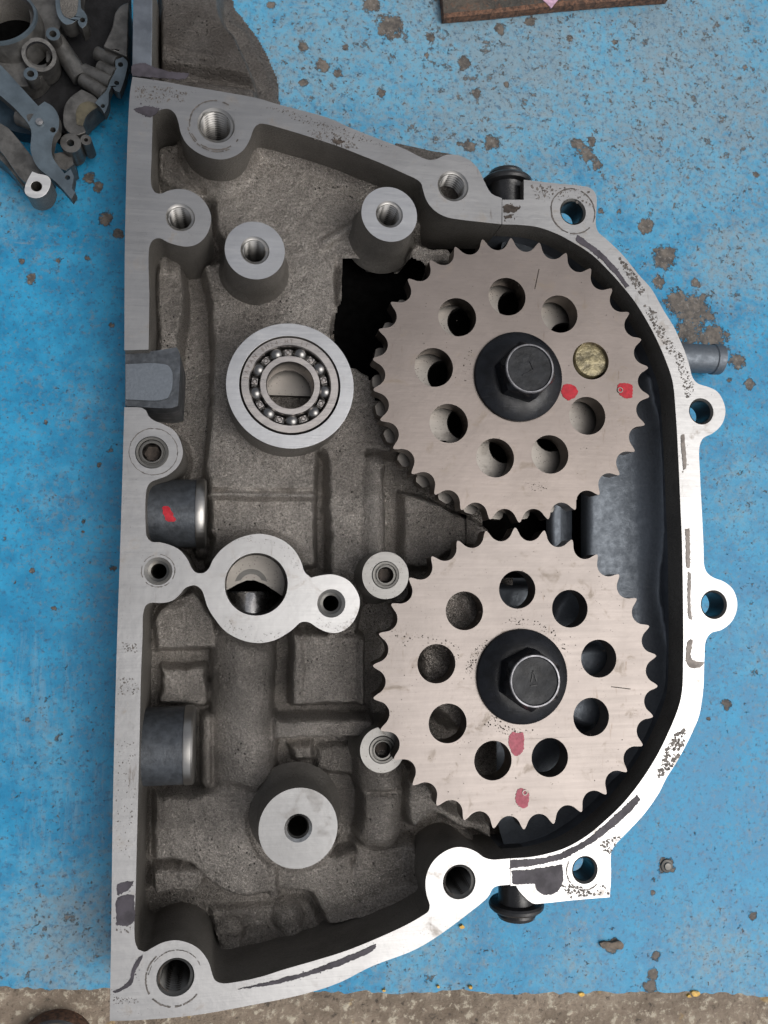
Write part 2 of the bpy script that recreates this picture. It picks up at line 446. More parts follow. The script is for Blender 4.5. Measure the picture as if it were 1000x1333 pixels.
def thread(mb, px, py, r, z, depth, m='thread_steel', pitch=0.0155, cham=0.16, n=44, blind='void_black'):
    """A threaded bore: the wall is a real helical groove, opened by a chamfer at the top."""
    c = U(px, py, z); R = RW(px, py, r, z)
    rows = []
    zz = 0.0
    rows.append((R * (1.0), 0.0, False)); rows.append((R * (1 - cham * 0.55), -R * cham * 0.6, False))
    s = pitch / 8.0; k = int(depth / s); z0 = -R * cham * 0.6
    vs = []; fs = []
    for (rr, h, _) in rows:
        for i in range(n):
            a = 2 * PI * i / n; vs.append((c.x + rr * math.cos(a), c.y + rr * math.sin(a), z + h))
    for q in range(k):
        h = z0 - 0.002 - q * s
        for i in range(n):
            a = 2 * PI * i / n
            t = (h / pitch - i / n) % 1.0
            tri = abs(t * 2 - 1)
            rr = R * (1 - cham * 0.55) - 0.009 + 0.010 * tri
            vs.append((c.x + rr * math.cos(a), c.y + rr * math.sin(a), z + h))
    tot = len(vs) // n
    for q in range(tot - 1):
        for i in range(n):
            j = (i + 1) % n
            fs.append((q * n + i, (q + 1) * n + i, (q + 1) * n + j, q * n + j))
    f0 = len(mb.f)
    mb.add(vs, fs, m)
    dk = mb.slot('dull_steel' if m == 'thread_steel' else 'soot')     # groove shade painted as darker roots, bright crests
    for q in range(2, tot - 1):
        for i in range(n):
            h = z0 - 0.002 - (q - 1.5) * s
            if abs(((h / pitch - i / n) % 1.0) * 2 - 1) > 0.52: mb.mi[f0 + q * n + i] = dk
    o = len(mb.v) - n
    mb.f.append(tuple(o + i for i in range(n))); mb.mi.append(mb.slot(blind))

def bore(mb, px, py, r, z, depth, m, n=44, cham=0.0, blind=None):
    c = U(px, py, z); R = RW(px, py, r, z)
    pr = [(R, 0.0)]
    if cham: pr.append((R - cham, -cham))
    pr.append((R - cham, -depth))
    vs = []; fs = []
    for (rr, h) in pr:
        for i in range(n):
            a = 2 * PI * i / n; vs.append((c.x + rr * math.cos(a), c.y + rr * math.sin(a), z + h))
    for q in range(len(pr) - 1):
        for i in range(n):
            j = (i + 1) % n
            fs.append((q * n + i, (q + 1) * n + i, (q + 1) * n + j, q * n + j))
    mb.add(vs, fs, m)
    if blind:
        o = len(mb.v) - n
        mb.f.append(tuple(o + i for i in range(n))); mb.mi.append(mb.slot(blind))

def patch(name, pts, z, m, parent, th=0.002, jit=0.8, step=1.3, specks=0):
    """A thin ragged skin of sealant, paint or soot lying on a surface, with crumbs along its edge."""
    rnd = random.Random(int(pts[0][0] * 7 + pts[0][1] * 13))
    P = smooth(pts, step, 80); k = 0.0; Q = []
    for i, (x, y) in enumerate(P):
        k = 0.7 * k + rnd.uniform(-1, 1) * jit * 0.55
        q = k + rnd.uniform(-1, 1) * jit * 0.35
        a = P[i - 1]; b = P[(i + 1) % len(P)]; dx, dy = b[0] - a[0], b[1] - a[1]; L = math.hypot(dx, dy) + 1e-6
        Q.append((x - dy / L * q, y + dx / L * q))
    mb = MB()
    prism_w(mb, [W(Q, z + th)], z - 0.0005, m, m)
    for _ in range(specks):
        x, y = P[rnd.randrange(len(P))]; x += rnd.gauss(0, 2.2); y += rnd.gauss(0, 2.2); R = 0.35 + 1.0 * rnd.random() ** 3
        prism_w(mb, [W([(x + R * rnd.uniform(0.5, 1.2) * math.cos(t), y + R * rnd.uniform(0.5, 1.2) * math.sin(t)) for t in np.linspace(0, 2 * PI, 8)[:-1]], z + th * 0.5)], z - 0.0005, m, m)
    return mb.build(name, parent, 40)

# ------------------------------------------------------------------ distance to traced outlines (numpy)
def sdf(poly, X, Y):
    """Signed distance (negative inside) of points to a closed outline."""
    P = np.asarray(poly, float); Q = np.roll(P, -1, 0)
    d2 = np.full(X.shape, 1e18); ins = np.zeros(X.shape, bool)
    for (ax, ay), (bx, by) in zip(P, Q):
        ex, ey = bx - ax, by - ay
        L = ex * ex + ey * ey + 1e-12
        t = np.clip(((X - ax) * ex + (Y - ay) * ey) / L, 0, 1)
        d2 = np.minimum(d2, (X - ax - t * ex) ** 2 + (Y - ay - t * ey) ** 2)
        if ay != by:
            cond = ((ay <= Y) & (by > Y)) | ((by <= Y) & (ay > Y))
            ins ^= cond & (X < ax + (Y - ay) / (by - ay) * ex)
    d = np.sqrt(d2)
    return np.where(ins, -d, d)

def vnoise(X, Y, cell, seed):
    rs = np.random.RandomState(seed); G = rs.rand(400, 400)
    x = X / cell + 50; y = Y / cell + 50
    i = np.floor(x).astype(int); j = np.floor(y).astype(int); fx = x - i; fy = y - j
    fx = fx * fx * (3 - 2 * fx); fy = fy * fy * (3 - 2 * fy)
    i %= 399; j %= 399
    return (G[j, i] * (1 - fx) + G[j, i + 1] * fx) * (1 - fy) + (G[j + 1, i] * (1 - fx) + G[j + 1, i + 1] * fx) * fy - 0.5

def sstep(d, w): 
    t = np.clip(0.5 - d / (2 * w), 0, 1); return t * t * (3 - 2 * t)

ZREF = -0.24
def to_ref(pts, z):
    x, y = Unp([p[0] for p in pts], [p[1] for p in pts], z)
    a, b = Pnp(x, y, ZREF); return list(zip(a, b))

class Relief:
    """A cast surface as a height field whose features are traced outlines at their own heights."""
    def __init__(s, x0, x1, y0, y1, step, base):
        s.X, s.Y = np.meshgrid(np.arange(x0, x1, step), np.arange(y0, y1, step))
        s.H = np.full(s.X.shape, base, float)
        s.j = vnoise(s.X, s.Y, 14, 3) * 3.0 + vnoise(s.X, s.Y, 5, 4) * 1.6
        s.keep = np.ones(s.X.shape, bool); s.oil = None
    def poly(s, pts, z, w=4.0, jit=1.0, tilt=None, sm=True, zo=None):
        if zo is None: zo = z if z > -0.30 else -0.21      # a pit is traced along its upper edge
        p = to_ref(smooth(pts, 6, 80) if sm else pts, zo)
        d = sdf(p, s.X, s.Y) + s.j * jit
        m = sstep(d, w * 0.75)
        zz = z if tilt is None else z + tilt[0] * (s.X - p[0][0]) + tilt[1] * (s.Y - p[0][1])
        s.H = s.H * (1 - m) + zz * m
    def dome(s, px, py, r, z, h, w=1.0):
        (cx, cy), = to_ref([(px, py)], z)
        d = np.hypot(s.X - cx, s.Y - cy) / r
        q = z + h * np.sqrt(np.clip(1 - d * d, 0, 1))
        s.H = np.where(d < 1, np.maximum(s.H, q), s.H)
    def disc(s, px, py, r, z, w=3.0):
        (cx, cy), = to_ref([(px, py)], z)
        m = sstep(np.hypot(s.X - cx, s.Y - cy) - r + s.j * 0.5, w)
        s.H = s.H * (1 - m) + z * m
    def ridge(s, a, b, r, z, h, end=0.0):
        (ax, ay), (bx, by) = to_ref([a, b], z + h)
        ex, ey = bx - ax, by - ay; L = ex * ex + ey * ey
        t = np.clip(((s.X - ax) * ex + (s.Y - ay) * ey) / L, 0, 1)
        d = (np.hypot(s.X - ax - t * ex, s.Y - ay - t * ey) + s.j * 0.4) / r
        q = z + h * np.sqrt(np.clip(1 - d * d, 0, 1))
        s.H = np.where(d < 1, np.maximum(s.H, q), s.H)
    def blur(s, k=1):
        for _ in range(k):
            A = np.pad(s.H, 1, mode='edge')
            s.H = (A[1:-1, 1:-1] * 4 + A[:-2, 1:-1] * 2 + A[2:, 1:-1] * 2 + A[1:-1, :-2] * 2 + A[1:-1, 2:] * 2 + A[:-2, :-2] + A[:-2, 2:] + A[2:, :-2] + A[2:, 2:]) / 16
    def build(s, name, parent, mat, ang=0):
        H = s.H
        # columns of the field stand where the reference plane has them: heights are true, walls are vertical
        x, y = Unp(s.X, s.Y, ZREF)
        ny, nx = H.shape
        idx = -np.ones(H.shape, int); 
        f = s.keep[:-1, :-1] & s.keep[1:, :-1] & s.keep[:-1, 1:] & s.keep[1:, 1:]
        use = np.zeros(H.shape, bool)
        use[:-1, :-1] |= f; use[1:, :-1] |= f; use[:-1, 1:] |= f; use[1:, 1:] |= f
        idx[use] = np.arange(use.sum())
        off = parent_loc(parent)
        V = np.stack([x[use] - off[0], y[use] - off[1], H[use] - off[2]], 1)
        jj, ii = np.nonzero(f)
        Fq = np.stack([idx[jj, ii], idx[jj + 1, ii], idx[jj + 1, ii + 1], idx[jj, ii + 1]], 1)
        me = bpy.data.meshes.new(name)
        me.vertices.add(len(V)); me.vertices.foreach_set('co', V.ravel())
        me.loops.add(Fq.size); me.loops.foreach_set('vertex_index', Fq.ravel())
        me.polygons.add(len(Fq)); me.polygons.foreach_set('loop_start', np.arange(0, Fq.size, 4)); 
        me.polygons.foreach_set('use_smooth', np.ones(len(Fq), bool))
        me.update(calc_edges=True); me.validate()
        me.materials.append(M[mat])
        if s.oil is not None:
            at = me.attributes.new('oil', 'FLOAT', 'POINT'); at.data.foreach_set('value', s.oil[use].astype(np.float32))
        o = bpy.data.objects.new(name, me); COL.objects.link(o); o.parent = parent
        return o

ZT = -0.34                                    # top of the blue painted ground under the housing

# ------------------------------------------------------------------ ground
CH = [(840,295,13),(866,334,21),(858,367,11),(905,405,38),(882,392,26),(930,440,30),(897,432,34),(905,368,8),(927,378,5),(985,227,7),(782,275,7),(806,275,7),(765,200,13),(752,188,11),(778,215,9),(770,185,8),(640,185,14),(612,190,11),(597,187,6),(485,5,13),(508,35,22),(395,108,8),(394,62,9),(352,6,8),(450,62,7),(497,122,8),(604,82,12),(555,72,7),(650,38,10),(690,28,9),(970,88,7),(898,88,5),(742,50,7),(800,55,6),(28,340,7),(40,363,9),(76,339,6),(113,336,6),(146,422,7),(130,605,6),(110,680,6),(108,692,5),(42,743,6),(20,758,6),(70,793,7),(60,550,5),(148,740,7),(137,285,12),(155,305,9),(115,232,11),(128,243,9),(945,917,9),(922,935,5),(980,1192,8),(850,1162,6),(853,1146,6),(797,1230,13),(855,1245,8),(850,1268,10),(846,1285,12),(868,1127,13),(905,1085,5),(960,470,13),(975,500,10),(950,495,7),(420,85,12),(440,95,9),(560,50,8),(955,345,5),(620,120,9),(660,110,6)]
WB = [(650,40,280,1.0),(880,100,240,0.95),(430,60,170,0.85),(960,330,90,0.8),(930,250,120,0.35),(70,1220,130,0.75),(40,980,90,0.45),(20,280,70,0.5),(970,640,110,0.45),(980,820,90,0.4),(930,700,60,0.3),(930,1260,120,0.55),(560,1265,120,0.5),(750,1270,90,0.5),(110,520,70,0.3),(60,640,60,0.3),(20,30,200,0.3),(880,560,60,0.35)]
ST = [(40,900,130,1.0),(110,1040,110,1.0),(30,1080,110,0.9),(700,80,150,0.5),(960,80,120,0.4)]
def ground_sheet(name, xr, yr, step, z, edge=None):
    X, Y = np.meshgrid(np.arange(xr[0], xr[1] + 1, step), np.arange(yr[0], yr[1] + 1, step))
    X = X.astype(float); Y = Y.astype(float)
    if edge is not None: Y = edge(X, Y)
    x, y = Unp(X, Y, z)
    Hz = np.full(X.shape, z) + vnoise(X, Y, 120, 8) * 0.006
    ny, nx = X.shape
    V = np.stack([x.ravel(), y.ravel(), Hz.ravel()], 1)
    I = np.arange(nx * ny).reshape(ny, nx)
    Fq = np.stack([I[:-1, :-1].ravel(), I[1:, :-1].ravel(), I[1:, 1:].ravel(), I[:-1, 1:].ravel()], 1)
    # skirt: the sheet has thickness
    ring = list(I[0, :]) + list(I[1:, -1]) + list(I[-1, -2::-1]) + list(I[-2:0:-1, 0])
    V2 = V[ring].copy(); V2[:, 2] = z - 0.06
    o = len(V); k = len(ring)
    S = [(ring[i], ring[(i + 1) % k], o + (i + 1) % k, o + i) for i in range(k)]
    me = bpy.data.meshes.new(name)
    me.from_pydata(np.vstack([V, V2]).tolist(), [], Fq.tolist() + S)
    wear = np.zeros(X.shape); chip = np.zeros(X.shape); streak = np.zeros(X.shape)
    for (a, b, r, s) in WB: wear = np.maximum(wear, s * np.exp(-(((X - a) / r) ** 2 + ((Y - b) / r) ** 2)))
    for (a, b, r) in CH: chip = np.maximum(chip, np.clip((1.18 if r < 24 and r > 7.5 else 1.02) - np.hypot(X - a, Y - b) / (r * 1.12), 0, 1))
    for (a, b, r, s) in ST: streak = np.maximum(streak, s * np.exp(-(((X - a) / r) ** 2 + ((Y - b) / r) ** 2)))
    for nm, A in (('wear', wear), ('chip', chip), ('streak', streak)):
        at = me.attributes.new(nm, 'FLOAT', 'POINT')
        at.data.foreach_set('value', np.concatenate([A.ravel(), np.zeros(k)]).astype(np.float32))
    me.materials.append(M['blue_paint'])
    ob = bpy.data.objects.new(name, me); COL.objects.link(ob); ob['kind'] = 'structure'
    return ob
def low_edge(X, Y):
    m = np.clip((Y - 1230) / 60.0, 0, 1)
    e = 1289 + 0.008 * X + vnoise(X, X * 0, 9, 11) * 5 + vnoise(X, X * 0, 34, 12) * 5
    return np.where(Y > 1230, 1230 + (e - 1230) * m, Y)
ground_sheet('painted_ground', (-420, 1420), (-420, 1148), 4, ZT)
ground_sheet('painted_ground_strip', (-420, 1420), (1148, 1290), 4, ZT - 0.002, low_edge)

mb = MB()
cc = [Vector((-60, -60, ZT - 0.05)), Vector((60, -60, ZT - 0.05)), Vector((60, 60, ZT - 0.05)), Vector((-60, 60, ZT - 0.05))]
mb.add(cc, [(0, 1, 2, 3)], 'concrete')
g = mb.build('concrete_ground', None, 0); g['kind'] = 'structure'

# ------------------------------------------------------------------ housing
hl = U(430, 700, ZT); hl.z = ZT + 0.004
housing = thing('engine_housing', 'large open cast metal engine housing with bright machined rim lying on the blue ground', 'engine housing', tuple(hl))

IN_A = [(653,292),(636,290),(618,288),(600,286),(580,282),(566,274),(556,262),(551,248),(548,238),(540,232),(530,227.5),(500,214),(470,202),(442,191),(406,179),(370,168),(346,161.5),(338,161),(333,164),(329,171),(326,180),(318,194),(306,203),(290,207.5),(274,205.6),(258,199),(244,188),(236,174),(232,158),(228,148),(220,142),(209,143),(199,150),(197.6,200),(197.6,243),(203,251),(210,252),(220,248),(234,246),(246,248),(260,256),(270,268),(275,284),(270,304),(258,317),(244,321),(230,319),(218,315),(208,310),(200,312),(195,320),(194.5,390),(193.5,455)]
OUT_A = [(162,456),(163,300),(169,125),(172.5,100),(210,105.5),(240,111),(290,119.5),(336,128),(358,134.5),(390,143),(426,153),(458,167),(496,182),(512,188),(528,194.5),(550,205.5),(558,208),(567,207.5),(580,202),(594,201.5),(612,209),(624,222),(630,235),(640,252),(653.5,258)]
IN_B = [(162,530),(185,531),(190,534),(193,541),(200,547),(212,552),(226,560),(235,574),(238,592),(231,608),(217,619.5),(208,623),(196,628),(191,637),(190,690),(191.5,699),(197,705),(208,706),(220,709),(234,716),(244,728),(250,740),(255.5,745.5),(266,745.5),(272,740),(278,728),(290,714),(310,701),(335,695),(354,697.5),(371,705),(384,717),(392,731),(397,745),(405,752),(418,749),(434,748),(454,756),(467,775),(468,790),(458,812),(442,823),(427,823),(414,817.5),(402,810),(392,810),(379,821),(357,833.5),(335,837),(313,832.5),(293,821),(278,803),(270,789),(266,776),(262,767),(254,762),(242,765),(234,774),(224,782),(210,785),(198,784.5),(191,787),(187,796),(185.6,830),(183.6,880),(181.8,960),(179.5,1050),(177,1150),(176,1226),(180,1236),(189,1239),(198,1234),(212,1227),(228,1224),(244,1227),(258,1234.5),(268,1246),(273,1256),(276,1267),(280,1276),(289,1280),(310,1278),(340,1271.5),(370,1262),(410,1250.5),(450,1238),(490,1222),(530,1203.5),(550,1192),(558,1186),(559.5,1178),(556,1167),(554,1150),(557,1134),(566,1119),(580,1108),(594,1103),(608,1104),(620,1109),(630,1116),(640,1119),(664,1117.5)]
OUT_B = [(664,1151.5),(643.5,1155),(635,1168),(610,1189),(568,1220),(538.6,1237),(484,1258),(442,1279),(400,1293),(330,1308),(250,1322),(180,1328),(143,1329),(145,1200),(147,1050),(152,850),(157,700)]
IN_C = [(654,292),(680,293),(700,295.6),(722,303),(740,312),(770,331),(792,352),(810,372),(826,392),(840,414),(855,442),(869,475),(876,498),(880,540),(883,592),(886,660),(888,708),(889.5,800),(889.5,860),(888,900),(883,922),(870,954),(854,986),(832,1020),(810,1047),(786,1070),(764,1088),(738,1103),(710,1112),(688,1116),(664.6,1117.5)]
OUT_C = [(664.6,1153),(672,1153),(676,1160),(694,1176),(706,1176),(750,1171.5),(794,1168),(795.5,1140),(796,1109),(801,1100),(820,1080),(840,1058),(858,1032),(868,1012),(881,992),(900,956),(910,932),(915.5,898),(917,860),(919,834),(926,824),(939,820),(952,810),(959,795),(959.6,782),(954,767),(942,757),(929,752),(921,746),(917,737),(916,712),(914,670),(911.5,620),(911,580),(916,570),(928,564),(940,552),(944.5,536),(941.5,522),(934,510),(923,504),(909,499.5),(902,492),(897,474),(891,456),(884,440),(877,425),(864,404),(848,376),(832,358),(810,331),(788,310),(779,302),(776,294),(776,254),(769,245),(748,241),(726,239),(700,236),(682,234),(682,260),(654,260)]

def flange(name, outl, holes, z0, zt=0.0):
    mb = MB()
    loops = [W(smooth(outl, 3.0), zt)] + [circ(h[0], h[1], h[2], zt, 44) for h in holes]
    prism_w(mb, loops, z0, 'rim_metal', 'cast_side')
    return sub(mb.build(name, housing, 30, 0.004, 2), housing)
def hole(name, parent, fn, *a, **k):
    mb = MB(); fn(mb, *a, **k); return mb.build(name, parent, 30)

polyA = OUT_A[:] + IN_A[:]
polyB = OUT_B[:] + IN_B[:]
polyC = OUT_C[:] + IN_C[:]
fa = flange('rim_flange', polyA, [(281.5,163,23.5),(235,283,18.5),(590,242,20)], ZT + 0.004)
fb = flange('rim_flange', polyB, [(206,743.5,18.5),(334,760.5,41),(431.5,785.5,18.5),(598,1148,22),(228.5,1272,25),(198,589,21)], ZT + 0.004)
fc = flange('rim_flange', polyC, [(746,275.5,17),(913,535.5,16.5),(929.5,787,18),(761.5,1132.5,17.5)], -0.11)
for (x, y, r, dp) in ((281.5,163,23.5,0.34),(235,283,18.5,0.26),(590,242,20,0.30)):
    hole('threaded_hole', fa, thread, x, y, r, 0.0, dp)
for (x, y, r, dp) in ((598,1148,22,0.30),(228.5,1272,25,0.30)):
    hole('threaded_hole', fb, thread, x, y, r, 0.0, dp, 'dull_steel')
def dowel(mb, x, y, r):
    bore(mb, x, y, r, 0.0, 0.016, 'thread_steel', cham=0.012)
    c = U(x, y, 0); R = RW(x, y, r) - 0.012
    vs = []; n = 44
    for rr, h in ((R, -0.016), (R * 0.74, -0.02), (R * 0.72, -0.30)):
        for i in range(n):
            a = 2 * PI * i / n; vs.append((c.x + rr * math.cos(a), c.y + rr * math.sin(a), h))
    fs = []
    for q in range(2):
        for i in range(n):
            j = (i + 1) % n; fs.append((q * n + i, (q + 1) * n + i, (q + 1) * n + j, q * n + j))
    mb.add(vs, fs, 'dull_steel')
    o = len(mb.v) - n
    mb.f.append(tuple(o + i for i in range(n))); mb.mi.append(mb.slot('void_black'))
hole('dowel_hole', fb, dowel, 206, 743.5, 18.5)
hole('dowel_hole', fb, dowel, 431.5, 785.5, 18.5)
hole('bore_wall', fb, bore, 334, 760.5, 41, 0.0, 0.34, 'worn_boss_metal', blind='void_black')
for (x, y, r) in ((746,275.5,17),(913,535.5,16.5),(929.5,787,18),(761.5,1132.5,17.5)):
    hole('bolt_hole', fc, bore, x, y, r, 0.0, 0.112, 'dull_steel', cham=0.008)

# inside of the big bore: a turned shoulder, a chamfer ring on it and a shaft end below
ZS = -0.20
mb = MB(); cb = U(334, 760.5, 0); R = RW(334, 760.5, 40.4)
arc = [Vector((cb.x + R * math.cos(a), cb.y + R * math.sin(a), ZS)) for a in np.linspace(math.radians(-25), math.radians(188), 48)]
arc += W([(294, 769), (310, 760), (326, 753.5), (344, 760), (362, 772)], ZS)
prism_w(mb, [arc], -0.24, 'web_metal', 'cast_dark'); mb.build('bore_shoulder', fb, 30, 0.002)
mb = MB(); c = U(327, 762, ZS); u = RW(327, 762, 1, ZS)
for (ra, rb_, z_, m_, a0, a1) in ((15, 21.5, 0.0015, 'dull_steel', 12, 166), (0.5, 14.5, 0.0035, 'web_metal', 30, 150)):
    A = np.linspace(math.radians(a0), math.radians(a1), 30)
    lp = [Vector((c.x + rb_ * u * math.cos(a), c.y + rb_ * u * math.sin(a), ZS + z_)) for a in A] + [Vector((c.x + ra * u * math.cos(a), c.y + max(ra * math.sin(a), 6.5) * u, ZS + z_)) for a in A[::-1]]
    prism_w(mb, [lp], ZS - 0.01, m_, m_)
mb.build('bore_ring', fb, 30)
mb = MB(); cs = U(325, 770, -0.21); rs = RW(325, 780, 35, -0.21)
lathe(mb, (cs.x, cs.y, -0.21 - rs), [(0, 0.0), (rs * 0.97, 0.0), (rs, -0.006), (rs, -0.16), (0, -0.16)], 'shaft_steel', 56, 'Y')
mb.f = [f[::-1] for f in mb.f]
mb.build('cross_shaft', fb, 30)

# case shell under the right flange
mb = MB()
inn = W(smooth(IN_C, 3.0), 0.0)
def offset(pts, d):
    out = []; n = len(pts)
    for i in range(n):
        a = pts[max(0, i - 1)]; b = pts[min(n - 1, i + 1)]
        t = (b - a); t.normalize()
        out.append(Vector((pts[i].x - t.y * d, pts[i].y + t.x * d, pts[i].z)))
    return out
inn = W(smooth(IN_C + [(664.6, 1200), (654, 292 - 60)], 3.0)[:-40], 0.0)
# keep the open run only
inn = [v for v in W([p for p in smooth(IN_C + [(500, 1117), (500, 292)], 3.0) if p[0] > 653.5], 0.0)]
o1 = offset(inn, 0.003); o2 = offset(inn, 0.075)
if (o2[len(o2) // 2] - U(670, 700)).length < (inn[len(inn) // 2] - U(670, 700)).length:
    o1 = offset(inn, -0.003); o2 = offset(inn, -0.075)
n = len(inn); vs = []
for l, z in ((o1, -0.11), (o1, -0.335), (o2, -0.335), (o2, -0.11)):
    vs += [Vector((v.x, v.y, z)) for v in l]
fs = []
for k in range(4):
    for i in range(n - 1):
        a, b = k * n + i, ((k + 1) % 4) * n + i
        fs.append((a, b, b + 1, a + 1))
mb.add(vs, fs, 'case_wall')
mb.build('case_wall', housing, 30)

# ---- the sand cast floor of the main casting
Z0 = -0.335
R1 = Relief(150, 690, 84, 1290, 2.0, Z0)
# main upper plateau
R1.poly([(264,345),(282,338),(292,320),(280,300),(277,262),(260,244),(242,226),(232,190),(222,60),(560,60),(600,300),(560,300),(480,318),(448,330),(441,350),(440,400),(436,440),(470,478),(500,500),(520,540),(520,590),(420,590),(415,641),(272,641),(265,600),(264,470)], -0.205, 7)
# left upper pocket patch
R1.poly([(210,190),(232,186),(240,225),(262,246),(285,250),(260,262),(225,245),(208,232)], -0.215, 7)
R1.poly([(204,325),(236,332),(244,380),(236,440),(232,470),(205,470)], -0.215, 8, tilt=None)
R1.poly([(236,335),(262,345),(262,610),(246,620),(244,400)], -0.345, 6)
# ledge and lower plate left of the groove
R1.poly([(268,643),(414,644),(415,737),(395,740),(300,740),(266,734)], -0.228, 4)
R1.ridge((276,643),(411,645), 5, -0.215, 0.022)
R1.poly([(262,648),(274,650),(270,700),(258,720)], -0.34, 5)
# groove, strip, rounded rib
R1.poly([(415,588),(425,588),(428,640),(426,737),(414,742),(413,640)], -0.34, 7)
R1.poly([(424,560),(474,580),(474,760),(430,755),(427,640)], -0.212, 4)
R1.ridge((489,606), (489,725), 17, -0.245, 0.062)
R1.poly([(503,612),(515,600),(521,640),(523,735),(508,740),(505,660)], -0.345, 6)
R1.poly([(525,640),(560,650),(600,668),(640,690),(640,720),(600,712),(560,738),(524,738)], -0.24, 5)
R1.poly([(424,752),(474,752),(474,830),(470,835),(424,830)], -0.222, 4)
R1.poly([(474,790),(520,770),(520,980),(488,960),(476,900)], -0.30, 5)
# pocket left of the big bore
R1.poly([(238,700),(262,690),(274,700),(262,742),(240,738)], -0.40, 7)
R1.dome(263, 717, 10, -0.30, 0.05)
# lower left: patch, square pad, void
R1.poly([(203,797),(238,775),(256,770),(266,785),(284,818),(282,846),(203,850)], -0.225, 7)
R1.poly([(186,850),(292,846),(296,870),(280,935),(186,935)], -0.365, 5)
R1.poly([(208,868),(268,868),(271,900),(268,919),(230,922),(207,919)], -0.235, 5, 1.4)
R1.poly([(184,922),(252,922),(252,948),(184,950)], -0.42, 8)
R1.ridge((270,938), (270,1018), 9, -0.27, 0.05)
# big upright round rib
R1.ridge((318,842), (318,1010), 44, -0.30, 0.135)
R1.ridge((318,1010), (325,1130), 46, -0.30, 0.10)
R1.poly([(358,836),(378,836),(376,925),(356,930)], -0.345, 6)
# box with side strip
R1.poly([(382,822),(472,828),(474,918),(382,920)], -0.205, 5)
R1.poly([(380,826),(396,826),(395,919),(379,919)], -0.192, 4)
R1.ridge((471,835), (471,915), 6, -0.225, 0.04)
R1.poly([(368,924),(486,924),(486,933),(368,935)], -0.34, 5)
R1.poly([(357,936),(488,936),(490,962),(357,964)], -0.195, 4)
# pit beside the tall boss
R1.poly([(368,970),(466,966),(466,1075),(448,1100),(395,1100),(350,1080),(340,1030),(360,1005)], -0.36, 6)
R1.poly([(412,970),(462,968),(463,1018),(430,1020),(412,1000)], -0.29, 6)
R1.poly([(376,970),(408,968),(410,990),(384,990)], -0.26, 7)
# middle plateau, porous pad, lower steps
R1.poly([(198,1035),(262,1032),(300,1020),(340,1040),(345,1090),(352,1120),(358,1165),(300,1168),(270,1150),(240,1126),(198,1126)], -0.205, 9)
R1.poly([(197,1133),(250,1130),(264,1136),(262,1160),(250,1167),(198,1168)], -0.215, 4, 1.5)
R1.poly([(180,1172),(258,1172),(284,1240),(250,1240),(180,1240)], -0.42, 9)
R1.poly([(272,1182),(340,1178),(400,1172),(418,1200),(420,1222),(370,1245),(296,1256),(284,1225)], -0.295, 7)
R1.dome(375, 1190, 22, -0.31, 0.06)
R1.dome(300, 1210, 20, -0.29, 0.03)
R1.ridge((352,1100),(358,1165), 9, -0.24, 0.03)
R1.poly([(360,1128),(460,1110),(462,1150),(480,1188),(450,1198),(426,1204),(416,1186),(404,1166),(384,1162),(362,1160)], -0.235, 5)
R1.poly([(462,1100),(540,1096),(545,1150),(536,1170),(510,1186),(470,1192),(460,1150)], -0.235, 6)
# column under the lower screw boss and neighbours
R1.ridge((499,985), (497,1085), 31, -0.27, 0.115)
R1.poly([(466,1028),(528,1028),(528,1034),(466,1034)], -0.19, 3)
R1.poly([(532,1000),(560,1020),(575,1046),(612,1066),(640,1072),(640,1092),(600,1078),(566,1062),(540,1082),(530,1060)], -0.205, 4)
R1.ridge((545,1150),(600,1095), 18, -0.30, 0.05)
R1.poly([(556,770),(600,756),(640,770),(650,900),(600,960),(556,900)], -0.135, 6, 1.5)
R1.ridge((606,782),(622,812), 9, -0.14, 0.02); R1.ridge((562,852),(578,872), 12, -0.14, 0.018)
# bright ribs over the window, and the window itself
R1.poly([(440,300),(470,290),(480,345),(444,345)], -0.20, 5)
R1.ridge((424,314),(470,288), 8, -0.215, 0.035)
WIN = [(446,338),(535,344),(552,356),(560,380),(600,420),(600,520),(490,520),(478,478),(452,478),(438,446),(440,405),(446,390)]
R1.poly([(443,326),(452,324),(470,342),(455,344),(450,350),(446,395),(441,410),(439,440),(436,440),(439,405),(443,380)], -0.195, 2, 0.5)
R1.poly([(532,345),(534,322),(540,314),(558,320),(586,320),(592,330),(588,342),(560,346),(556,368),(545,366),(540,350)], -0.15, 3)
# room for the sprockets on the right, black gap towards the case
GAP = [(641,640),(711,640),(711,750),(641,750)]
R1.poly([(640,292),(690,290),(690,500),(640,400)], -0.45, 5)
# keep to the inside of the rim
R1.disc(386, 1072, 63, -0.225, 3)
R1.poly([(424,1012),(464,1020),(466,1078),(448,1098),(424,1096),(440,1060)], -0.365, 4)
cav = [p for p in IN_A] + [(188,457),(188,531)] + IN_B[2:] + [(690,1117),(690,292)]
dcav = -sdf(to_ref(smooth(cav, 6), -0.02), R1.X, R1.Y)
fil = np.clip(1 - dcav / 17.0, 0, 1) ** 2.2
R1.H = np.where(R1.H > -0.34, R1.H + 0.055 * fil, R1.H)
R1.H += vnoise(R1.X, R1.Y, 22, 21) * 0.008 + vnoise(R1.X, R1.Y, 7, 22) * 0.004
R1.H = np.maximum(R1.H, ZT + 0.015)
R1.blur(1)
mask = [(172,100),(336,130),(470,190),(640,262),(690,270),(690,1118),(640,1140),(560,1205),(400,1270),(200,1300),(158,1300),(170,700)]
for (hx_, hy_, hr_) in ((334, 760.5, 40),):
    R1.keep &= np.hypot(*(np.array([R1.X, R1.Y]) - np.array(to_ref([(hx_, hy_)], 0.0)[0])[:, None, None])) > hr_ * 0.96
R1.keep &= dcav > -7
